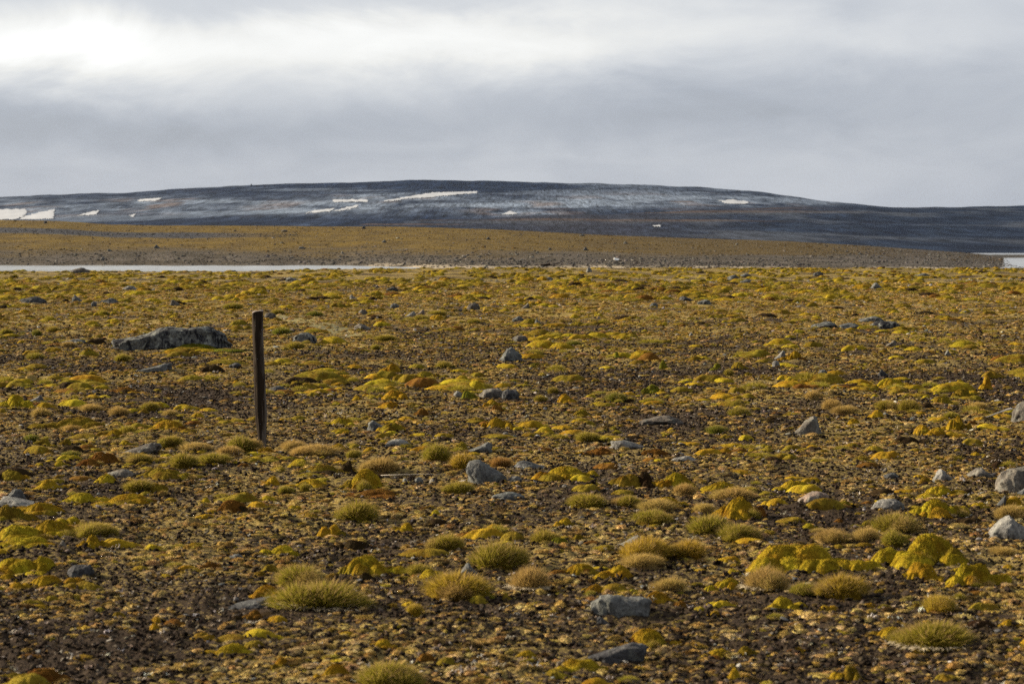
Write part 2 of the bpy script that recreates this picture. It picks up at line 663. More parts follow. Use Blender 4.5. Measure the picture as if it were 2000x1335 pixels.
def build_bank():
    a = np.linspace(-0.42, 0.42, 560)
    ys = np.concatenate([np.linspace(150, BANK_Y, 210), np.linspace(BANK_Y + 6, 480, 24)])
    Y, A = np.meshgrid(ys, a, indexing='ij')
    X = A * Y
    Z = bank_z(A, Y)
    s = (Y - bank_shore(A)) / (BANK_Y - bank_shore(A))
    n = fbm(X / 14, Y / 22, 0, 60, 4)
    n2 = fbm(X / 4, Y / 8, 0, 61, 3)
    col = mixc((0.088, 0.060, 0.016), (0.062, 0.043, 0.016), sstep(-.4, .4, n2))
    gravel = mixc((0.037, 0.033, 0.029), (0.060, 0.053, 0.047), sstep(-.3, .4, n2))
    top = 0.21 + 0.12 * sstep(0.06, 0.18, A)
    g = 1 - sstep(top - 0.10, top + 0.10, s + 0.13 * n + 0.04 * n2)
    band = sstep(-0.10, -0.15, A) * sstep(0.49, 0.53, s + .03 * n) * (1 - sstep(0.66, 0.69, s + .03 * n))
    right = sstep(0.14, 0.2, A) * 0.9
    dull = sstep(-0.05, 0.1, A + 0.06 * n)
    col = mixc(col, (0.050, 0.037, 0.019), dull * 0.8)
    col = mixc(col, gravel, np.clip(g * 0.9 + right, 0, 1))
    col = mixc(col, (0.034, 0.035, 0.041), band)
    sand = sstep(0.05, 0.01, s) * sstep(-0.09, -0.05, A)
    col = mixc(col, (0.26, 0.22, 0.165), sand * sstep(-0.5, 0.2, n2) * 0.8)
    v = np.stack([X, Y, Z], -1).reshape(-1, 3)
    me = new_mesh('far_bank', v, grid_faces(len(ys), len(a)), True, None, {'tint': col.reshape(-1, 3)})
    return tag(add('far_bank_hill', me, M['bank']), 'low ochre grass and gravel bank across the water', kind='structure')


def build_hill():
    a = np.linspace(-0.5, 0.5, 620)
    ys = np.concatenate([np.linspace(HILL_0, HILL_Y, 190), np.linspace(HILL_Y + 20, 3600, 14)])
    Y, A = np.meshgrid(ys, a, indexing='ij')
    X = A * Y
    Z = hill_z(A, Y)
    s = (Y - HILL_0) / (HILL_Y - HILL_0)
    n = fbm(X / 300, Z / 15, 0, 70, 4, 0.55)
    n2 = fbm(X / 26, Z / 5, 0, 71, 4, .65)
    col = mixc((0.003, 0.0075, 0.021), (0.009, 0.017, 0.040), sstep(-.2, .7, n2))  # blue of distant air and cloud shade painted into the rock colour
    px = 1000 + A * FPX
    row = HORIZON - (Z - CAM_H) / Y * FPX
    # paler frost-shattered rubble on the benches where snow lingers
    pale = sstep(0.02, 0.42, n + 0.12 * n2)
    zone = np.zeros_like(px)
    for cx, cy, sx, sy in ((60, 405, 170, 18), (290, 400, 160, 17), (640, 404, 200, 16), (780, 388, 190, 8), (1010, 415, 130, 9),
                           (1330, 392, 260, 12), (1100, 400, 300, 10), (1480, 398, 150, 7)):
        zone = np.maximum(zone, np.exp(-((px - cx) / sx) ** 2 - ((row - cy) / sy) ** 2))
    pale = np.clip(0.40 * pale + zone * (0.75 + 0.8 * n2 + 0.5 * n), 0, 1)
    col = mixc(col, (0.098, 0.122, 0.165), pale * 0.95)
    rust = sstep(0.2, 0.6, fbm(X / 60, Y / 200, 0, 72, 3)) * zone
    col = mixc(col, (0.085, 0.060, 0.048), rust * 0.6)
    v = np.stack([X, Y, Z], -1).reshape(-1, 3)
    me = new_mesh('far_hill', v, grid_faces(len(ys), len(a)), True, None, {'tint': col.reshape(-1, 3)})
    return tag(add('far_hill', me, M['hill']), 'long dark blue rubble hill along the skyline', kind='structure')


def build_low():
    a = np.linspace(-0.5, 0.5, 560)
    ys = np.concatenate([np.linspace(LOW_0, LOW_Y, 170), np.linspace(LOW_Y + 15, 1500, 8)])
    Y, A = np.meshgrid(ys, a, indexing='ij')
    X = A * Y
    Z = low_z(A, Y)
    n = fbm(X / 230, Z / 3.2 + X / 160, 0, 80, 3)
    n2 = fbm(X / 13, Z / 2, 0, 81, 4, .65)
    col = mixc((0.0035, 0.0072, 0.018), (0.0095, 0.0165, 0.034), sstep(-.5, .5, n2))  # air blue and overcast dimness mixed into this hill's base tint too
    pale = sstep(0.05, 0.5, fbm(X / 60, Z / 5, 0, 82, 3) + 0.15 * n2) * sstep(-0.25, 0.0, A)
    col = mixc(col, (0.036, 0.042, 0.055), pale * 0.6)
    rust = sstep(0.22, 0.45, n) * sstep(0.2, 0.06, A)
    col = mixc(col, (0.070, 0.042, 0.020), rust * 0.45)
    brown = sstep(0.10, -0.02, np.abs(A - 0.03)) * 0.45
    col = mixc(col, (0.024, 0.021, 0.024), brown)
    v = np.stack([X, Y, Z], -1).reshape(-1, 3)
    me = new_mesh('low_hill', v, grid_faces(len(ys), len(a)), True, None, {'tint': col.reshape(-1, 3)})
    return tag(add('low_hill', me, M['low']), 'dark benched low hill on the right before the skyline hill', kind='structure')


build_bank()
build_hill()
build_low()


def lake():
    ys = np.concatenate([np.linspace(118, 160, 12)[:-1], np.arange(160, 262, .22), np.geomspace(262.5, 470, 220)])
    a = np.linspace(-.34, .34, 260)
    Y, A = np.meshgrid(ys, a, indexing='ij')
    X = A * Y
    Z = WATER + .018 * perlin(X / 3.2, Y / 1.15, 0, 95) + .006 * perlin(X / 1.6 + Y / 2, Y / .7, 0, 96)
    me = new_mesh('lake_water', np.stack([X, Y, Z], -1).reshape(-1, 3), grid_faces(len(ys), len(a)), True)
    tag(add('lake_water', me, M['water']), 'thin bright strip of lake water behind the plain', kind='structure')


lake()


def base_ground():
    m, p, out, T = material('far_ground')
    p.inputs['Base Color'].default_value = (0.06, 0.05, 0.04, 1)
    v = [(-6000, -6000, -6), (6000, -6000, -6), (6000, 6000, -6), (-6000, 6000, -6)]
    me = new_mesh('ground', v, [(0, 1, 2, 3)], False)
    tag(add('ground', me, m), 'dark ground running to the horizon', kind='structure')


base_ground()


def gravel_bar():
    n, k = 90, 9
    u = np.linspace(0, 1, n)
    x = 46 + u * 70
    yc = 296 + 8 * np.sin(u * 5)
    w = (3 + 16 * np.sin(u * math.pi) ** 0.5) * 0.5
    t = np.linspace(-1, 1, k)
    X = np.repeat(x[:, None], k, 1)
    Y = yc[:, None] + w[:, None] * t[None, :]
    Z = WATER - 0.1 + 0.48 * (1 - t[None, :] ** 2) * np.minimum(1, 6 * np.minimum(u, 1 - u))[:, None] + 0.05 * fbm(X / 2, Y / 2, 0, 90, 2)
    col = mixc((0.022, 0.021, 0.020), (0.05, 0.047, 0.044), sstep(-.4, .4, perlin(X / 2, Y / 2, 0, 91)))
    me = new_mesh('gravel_bar', np.stack([X, Y, Z], -1).reshape(-1, 3), grid_faces(n, k)[:, ::-1].copy(), True, None, {'tint': col.reshape(-1, 3)})
    tag(add('gravel_bar', me, M['bank']), 'low grey gravel bar splitting the water at the right', kind='structure')


gravel_bar()


def sampled(fn, y0, y1, na=900, ny=500, a0=-.27, a1=.27):
    """bilinear table of a height function"""
    A, Y = np.linspace(a0, a1, na), np.linspace(y0, y1, ny)
    Yg, Ag = np.meshgrid(Y, A, indexing='ij')
    Zg = fn(Ag, Yg)

    def f(a, y):
        u = np.clip((np.asarray(a) - a0) / (a1 - a0) * (na - 1), 0, na - 1.001)
        v = np.clip((np.asarray(y) - y0) / (y1 - y0) * (ny - 1), 0, ny - 1.001)
        i, j = u.astype(int), v.astype(int)
        fu, fv = u - i, v - j
        return (Zg[j, i] * (1 - fu) + Zg[j, i + 1] * fu) * (1 - fv) + (Zg[j + 1, i] * (1 - fu) + Zg[j + 1, i + 1] * fu) * fv
    return f


# ---- snow patches lying on the hills
hill_t = sampled(hill_z, HILL_0, HILL_Y)
low_t = sampled(low_z, LOW_0, LOW_Y)


def snow_patch(poly, label, fn=hill_t, y0=HILL_0, y1=HILL_Y, lift=0.35):
    poly = np.array(poly, float)
    x0, r0 = poly.min(0)
    x1, r1 = poly.max(0)
    nx, nr = max(16, int((x1 - x0) / 0.6)), max(10, int((r1 - r0) / 0.3))
    xs, rs = np.linspace(x0 - 1, x1 + 1, nx), np.linspace(r1 + .6, r0 - .6, nr)

    def inside(px, row):
        c = False
        j = len(poly) - 1
        for i in range(len(poly)):
            xi, yi = poly[i]
            xj, yj = poly[j]
            if (yi > row) != (yj > row) and px < (xj - xi) * (row - yi) / (yj - yi) + xi:
                c = not c
            j = i
        return c
    Xg, Rg = np.meshgrid(xs, rs)
    jx = 3.0 * perlin(Xg / 6.0, Rg / 2.0, 0, 100) + 2.2 * perlin(Xg / 2.2, Rg / 1.0, 0, 101)
    jr = 1.6 * perlin(Xg / 9.0, Rg / 3.0, 4, 100) + 1.1 * perlin(Xg / 2.5, Rg / 1.5, 4, 102)
    ok = np.array([[inside(Xg[i, j] + jx[i, j], Rg[i, j] + jr[i, j]) for j in range(nx)] for i in range(nr)])
    q = ok[:-1, :-1] & ok[1:, :-1] & ok[:-1, 1:] & ok[1:, 1:]
    use = np.zeros_like(ok)
    for di in (0, 1):
        for dj in (0, 1):
            use[di:nr - 1 + di, dj:nx - 1 + dj] |= q
    P = Xg[use], Rg[use]
    a, sl = row_slope(*P)
    yr = np.linspace(y0, y1, 320)
    d = CAM_H + sl[:, None] * yr - fn(np.repeat(a[:, None], 320, 1), np.repeat(yr[None], len(a), 0))
    hit = np.clip(np.argmax(d < 0, axis=1), 1, 319)
    k = np.arange(len(a))
    yh = yr[hit - 1] + (yr[hit] - yr[hit - 1]) * d[k, hit - 1] / (d[k, hit - 1] - d[k, hit] + 1e-9)
    pad = np.pad(ok.astype(float), 3)
    dens = sum(pad[3 + di:3 + di + nr, 3 + dj:3 + dj + nx] for di in (-2, 0, 2) for dj in (-2, 0, 2))[use] / 9
    verts = np.stack([a * yh, yh, CAM_H + sl * yh + lift * (.2 + dens)], -1)
    num = -np.ones(ok.shape, int)
    num[use] = np.arange(use.sum())
    faces = [(num[i, j], num[i, j + 1], num[i + 1, j + 1], num[i + 1, j]) for i, j in zip(*np.nonzero(q))]
    if not faces:
        return
    me = new_mesh('snow_patch', verts, faces, True)
    tag(add('snow_patch', me, M['snow']), label, 'snow patch', 'snow patches on the hills')


for poly, label in (
    ([(-20, 409), (50, 408.5), (55, 414), (46, 424), (30, 429), (-20, 429)], 'broad snow patch at the left end of the dark hill'),
    ([(48, 423), (80, 414), (108, 408.5), (105, 428.5), (36, 429)], 'wedge of snow just right of the broad snow patch at left'),
    ([(149, 422.5), (165, 416), (197, 410), (187, 420)], 'small slanted snow patch low on the left hill'),
    ([(267, 391.5), (285, 388), (319, 386.5), (306, 392.5), (272, 394)], 'thin snow patch high on the left part of the hill'),
    ([(250, 421.5), (266, 416.5), (263, 424.5)], 'tiny snow fleck low on the hill left of centre'),
    ([(594, 417), (615, 411), (657, 406.5), (645, 413.5)], 'lower left snow streak of the pair below the hilltop'),
    ([(648, 413.5), (672, 406), (702, 399.5), (699, 405.5), (670, 411.5)], 'slanting snow streak joined to the right of a lower streak'),
    ([(648, 389.5), (715, 389.5), (722, 394.5), (654, 395.5)], 'flat horizontal snow band below the hilltop'),
    ([(748, 392.5), (790, 385.5), (840, 376.5), (937, 373.5), (930, 377.5), (850, 384.5), (795, 389), (755, 394)],
     'longest snow streak tapering left just under the hilltop'),
    ([(978, 419.5), (995, 412.5), (1012, 417), (1000, 420)], 'small bright snow patch on the mid slope below centre ridge'),
    ([(1400, 392), (1430, 389.5), (1466, 394.5), (1455, 398.5), (1418, 397.5)], 'lens of snow high on the right shoulder of the hill')):
    snow_patch(poly, label)
snow_patch([(1268, 442.5), (1293, 439.5), (1290, 443.5)], 'thin sliver of snow on the dark low hill at right', low_t, LOW_0, LOW_Y, 0.4)


# ------------------------------------------------------------------ meshes for moss, grass, stones
def moss_mesh(seed, lobes=3, spikes=1500, nseg=72, nring=20, length=0.028, flat=1.0, detail=1.0, fine=0.0):
    """cushion of unit width, lobed like cauliflower, with a fuzz of tiny shoots"""
    r = np.random.default_rng(seed)
    th = np.linspace(0, 2 * math.pi, nseg, endpoint=False)
    rho = np.linspace(0, 1, nring)[1:] ** 0.85
    R = 0.5 * (1 + 0.28 * perlin(np.cos(th) * 1.3, np.sin(th) * 1.3, seed * 1.7, 5) + 0.14 * perlin(np.cos(th) * 3.5, np.sin(th) * 3.5, seed, 6))
    cen = [(r.uniform(-.30, .30), r.uniform(-.22, .22), r.uniform(.55, 1.0), r.uniform(.28, .46)) for _ in range(lobes)]

    def surf(t, q):
        rr = np.interp(t % (2 * math.pi), np.append(th, 2 * math.pi), np.append(R, R[0])) * q
        x, y = rr * np.cos(t), rr * np.sin(t) * 0.8
        edge = np.clip(1 - q ** 2.8, 0, 1) ** 0.8
        h = 0.30 * np.ones_like(x)
        for cx, cy, hh, w in cen:
            g = hh * np.sqrt(np.clip(1 - ((x - cx) ** 2 + (y - cy) ** 2) / (w * w), 0, 1)) ** 0.9
            k = 0.22
            e = np.clip(0.5 + 0.5 * (h - g) / k, 0, 1)
            h = g * (1 - e) + h * e + k * e * (1 - e)
        b = np.sqrt(perlin(x * 5.5, y * 5.5, seed * 3.1, 7) ** 2 + .03) * 0.16 + np.sqrt(perlin(x * 13, y * 13, seed * 2.3, 8) ** 2 + .02) * 0.075 * detail
        b = b + detail * (0.05 * np.abs(perlin(x * 32, y * 32, seed * 1.9, 9)) + 0.035 * perlin(x * 62, y * 62, seed * 1.1, 10) * fine)
        z = edge * (h * 0.85 + b) * flat - 0.10 * q ** 6
        return x, y, z
    T, Q = np.meshgrid(th, rho)
    x, y, z = surf(T, Q)
    v = np.stack([x, y, z], -1).reshape(-1, 3)
    x0, y0, z0 = surf(np.array([0.0]), np.array([0.0]))
    zmax = max(v[:, 2].max(), 1e-3)
    v = np.concatenate([v, [[0, 0, z0[0]]]])
    v[:, 2] /= zmax
    faces = [tuple(f) for f in grid_faces(nring - 1, nseg, True)[:, ::-1]]
    c = len(v) - 1
    faces += [(c, j, (j + 1) % nseg) for j in range(nseg)]
    # shoots
    t = r.uniform(0, 2 * math.pi, spikes)
    q = np.sqrt(r.uniform(0, 0.97, spikes))
    p = np.stack(surf(t, q), -1)
    p[:, 2] /= zmax
    e = 0.01
    px = np.stack(surf(t + e / np.maximum(q, .1), q), -1)
    pq = np.stack(surf(t, np.clip(q + e, 0, 1)), -1)
    px[:, 2] /= zmax
    pq[:, 2] /= zmax
    n = np.cross(pq - p, px - p)
    n /= np.linalg.norm(n, axis=1)[:, None] + 1e-9
    n[n[:, 2] < 0] *= -1
    n = n + r.normal(0, 0.45, n.shape) + np.array([0, 0, .4])
    n /= np.linalg.norm(n, axis=1)[:, None]
    s = np.cross(n, r.normal(size=n.shape))
    s /= np.linalg.norm(s, axis=1)[:, None] + 1e-9
    L = (length * r.uniform(.5, 1.3, spikes))[:, None]
    w = 0.22 * L
    n2 = n * np.array([1, 1, 2.2])
    b0 = len(v)
    sv = np.stack([p - s * w - n * .004, p + s * w - n * .004, p + n2 * L], 1).reshape(-1, 3)
    faces += [(b0 + 3 * i, b0 + 3 * i + 1, b0 + 3 * i + 2) for i in range(spikes)]
    spike = np.concatenate([np.zeros(b0), np.tile([0.2, 0.2, 1.0], spikes)])
    return new_mesh('moss_cushion', np.concatenate([v, sv]), faces, True, {'spike': spike})


def blade_mesh(seed, n=1000, spread=1.0, width=0.013, lean=(0, 0)):
    """hemispherical tuft of grass blades of unit width"""
    r = np.random.default_rng(seed)
    az = r.uniform(0, 2 * math.pi, n)
    q = np.sqrt(r.uniform(0, 1, n))
    # hummock the blades grow from, then they arch outward
    lump = 1 + 0.35 * perlin(np.cos(az) * 1.6, np.sin(az) * 1.6, seed * 1.3, 9)
    px, py = 0.41 * q * np.cos(az) * lump, 0.37 * q * np.sin(az) * lump
    pz = 0.46 * np.sqrt(np.clip(1 - q ** 1.7, 0, 1)) * (0.8 + 0.25 * lump)
    tilt = q * 1.12 * spread + r.normal(0, 0.30, n)
    aj = az + r.normal(0, 0.35, n)
    d = np.stack([np.sin(tilt) * np.cos(aj) + lean[0], np.sin(tilt) * np.sin(aj) + lean[1], np.cos(tilt) + 0.05], -1)
    d /= np.linalg.norm(d, axis=1)[:, None]
    L = (0.235 * r.uniform(.3, 1.6, n) * (1 - 0.15 * q) * (1 + .5 * perlin(px * 7, py * 7, seed * 2.7, 9)))[:, None]
    p0 = np.stack([px, py, pz - 0.03], -1)
    bend = np.stack([np.cos(aj), np.sin(aj), -0.7 * np.ones(n)], -1) * r.uniform(0.0, 0.16, n)[:, None] * L
    p1 = p0 + d * L * 0.55
    p2 = p0 + d * L * np.array([1, 1, 1.35]) + bend
    s = np.cross(d, r.normal(size=d.shape))
    s /= np.linalg.norm(s, axis=1)[:, None] + 1e-9
    w = width * r.uniform(.6, 1.2, n)[:, None]
    v = np.stack([p0 - s * w / 2, p0 + s * w / 2, p1 + s * w * .42, p1 - s * w * .42, p2], 1).reshape(-1, 3)
    faces = []
    for i in range(n):
        b = 5 * i
        faces += [(b, b + 1, b + 2, b + 3), (b + 3, b + 2, b + 4)]
    along = np.tile([0.0, 0.0, .55, .55, 1.0], n)
    dry = np.repeat(np.clip(r.normal(0.45, 0.28, n), 0, 1), 5)
    return new_mesh('grass_blades', v, faces, True, {'along': along, 'dry': dry})


def skirt_mesh(seed, n=260):
    """dead pale blades lying round a tussock's foot"""
    r = np.random.default_rng(seed)
    az = r.uniform(math.pi * 0.85, math.pi * 2.15, n)
    q = r.uniform(.30, .52, n)
    p0 = np.stack([q * np.cos(az), q * np.sin(az) * .8, r.uniform(0.0, .12, n)], -1)
    aj = az + r.normal(0, .6, n)
    L = r.uniform(.08, .24, n)
    p2 = p0 + np.stack([np.cos(aj) * L, np.sin(aj) * L * .7, -p0[:, 2] + r.uniform(0.01, .05, n)], -1)
    p1 = (p0 + p2) / 2 + np.array([0, 0, .04])
    s = np.stack([-np.sin(aj), np.cos(aj), r.normal(0, .5, n)], -1) * 0.006
    v = np.stack([p0 - s, p0 + s, p1 + s, p1 - s, p2], 1).reshape(-1, 3)
    faces = []
    for i in range(n):
        b = 5 * i
        faces += [(b, b + 1, b + 2, b + 3), (b + 3, b + 2, b + 4)]
    return new_mesh('dead_skirt', v, faces, True, {'dry': np.repeat(r.uniform(0, 1, n), 5)})


def lump_mesh(name, seed, sub=2, amp=0.35, cuts=4, flat=0.7):
    bm = bmesh.new()
    bmesh.ops.create_icosphere(bm, subdivisions=sub, radius=0.5)
    r = np.random.default_rng(seed)
    p = np.array([v.co[:] for v in bm.verts])
    p *= (1 + amp * perlin(p[:, 0] * 2.6, p[:, 1] * 2.6, p[:, 2] * 2.6 + seed * 5, 17) + amp * .5 * perlin(p[:, 0] * 6, p[:, 1] * 6, p[:, 2] * 6 + seed, 18))[:, None]
    for _ in range(cuts):
        n = r.normal(size=3)
        n /= np.linalg.norm(n)
        k = np.maximum(0, p @ n - r.uniform(.22, .36))
        p -= k[:, None] * n
    p[:, 2] *= flat
    for v, c in zip(bm.verts, p):
        v.co = c
    me = bpy.data.meshes.new(name)
    bm.to_mesh(me)
    bm.free()
    me.polygons.foreach_set('use_smooth', np.ones(len(me.polygons), bool))
    return me


PROFILE = {
    'dome': lambda u: np.sqrt(np.clip(1 - np.abs(u) ** 2.2, 0, 1)),
    'slab': lambda u: np.clip(1 - np.abs(u) ** 5, 0, 1) ** .6 * (0.85 + .15 * np.sin(u * 4 + 1)),
    'block': lambda u: np.clip(1 - np.abs(u) ** 8, 0, 1) ** .5,
    'wedge_r': lambda u: np.interp(u, [-1, -.5, .1, .55, .85, 1], [0, .3, .68, 1, .85, 0]),
    'wedge_l': lambda u: np.interp(u, [-1, -.85, -.5, 0, .5, 1], [0, .8, 1, .7, .32, 0]),
    'pyr': lambda u: np.interp(u, [-1, -.55, -.2, .05, .5, 1], [0, .5, .95, 1, .45, 0]),
}


def rock_mesh(width, prof, depth, seed, cuts=9, rough=0.06, box=0.6):
    """stone of a given front outline prof(u) in metres, u in -1..1; foot at z = 0, front foot at y = 0"""
    nu, nt = 56, 26
    r = np.random.default_rng(seed)
    u = np.sin(np.linspace(-math.pi / 2, math.pi / 2, nu))
    t = np.linspace(-0.12, 1.0, nt)
    U, T = np.meshgrid(u, t, indexing='ij')
    h = prof(U)
    hm = max(prof(np.linspace(-1, 1, 60)).max(), 1e-3)
    dd = depth * 0.5 * np.clip(1 - np.abs(U) ** 2.6, 0.0, 1) ** 0.5
    ang = np.clip(T, 0, 1) * math.pi
    c, s = np.cos(ang), np.sin(ang)
    Y = -np.sign(c) * np.abs(c) ** 0.9 * dd + depth * 0.5
    Z = np.abs(s) ** box * h * (1 + 0.0 * T)
    Z = np.where(T < 0, T * 2.2 * hm, Z)
    X = U * width * 0.5
    p = np.stack([X, Y, Z], -1).reshape(-1, 3)
    ctr = np.array([0, depth * 0.5, hm * 0.35])
    size = np.array([width, depth, hm * 1.6])
    q = (p - ctr) / size
    for _ in range(cuts):
        n = r.normal(size=3) * np.array([1, 1, .55])
        n /= np.linalg.norm(n)
        k = np.maximum(0, q @ n - r.uniform(.36, .47))
        q -= k[:, None] * n * 0.85
    nn = fbm(q[:, 0] * 3.2, q[:, 1] * 3.2, q[:, 2] * 3.2 + seed * 3.7, 19, 4, .55)
    q *= (1 + rough * 1.8 * nn)[:, None]
    p = q * size + ctr
    me = new_mesh('stone', p, [tuple(f) for f in grid_faces(nu, nt)[:, ::-1]], True)
    me.validate()
    me.set_sharp_from_angle(angle=math.radians(38))
    return me


# ------------------------------------------------------------------ stones of the plain, from left to right in each band
GREY, BLUE, WARM, PALE, DARK, PINK, BROWN = ((.100, .101, .098), (.088, .091, .091), (.130, .116, .098), (.160, .155, .146), (.050, .050, .053),
                                            (.165, .125, .102), (.095, .082, .070))
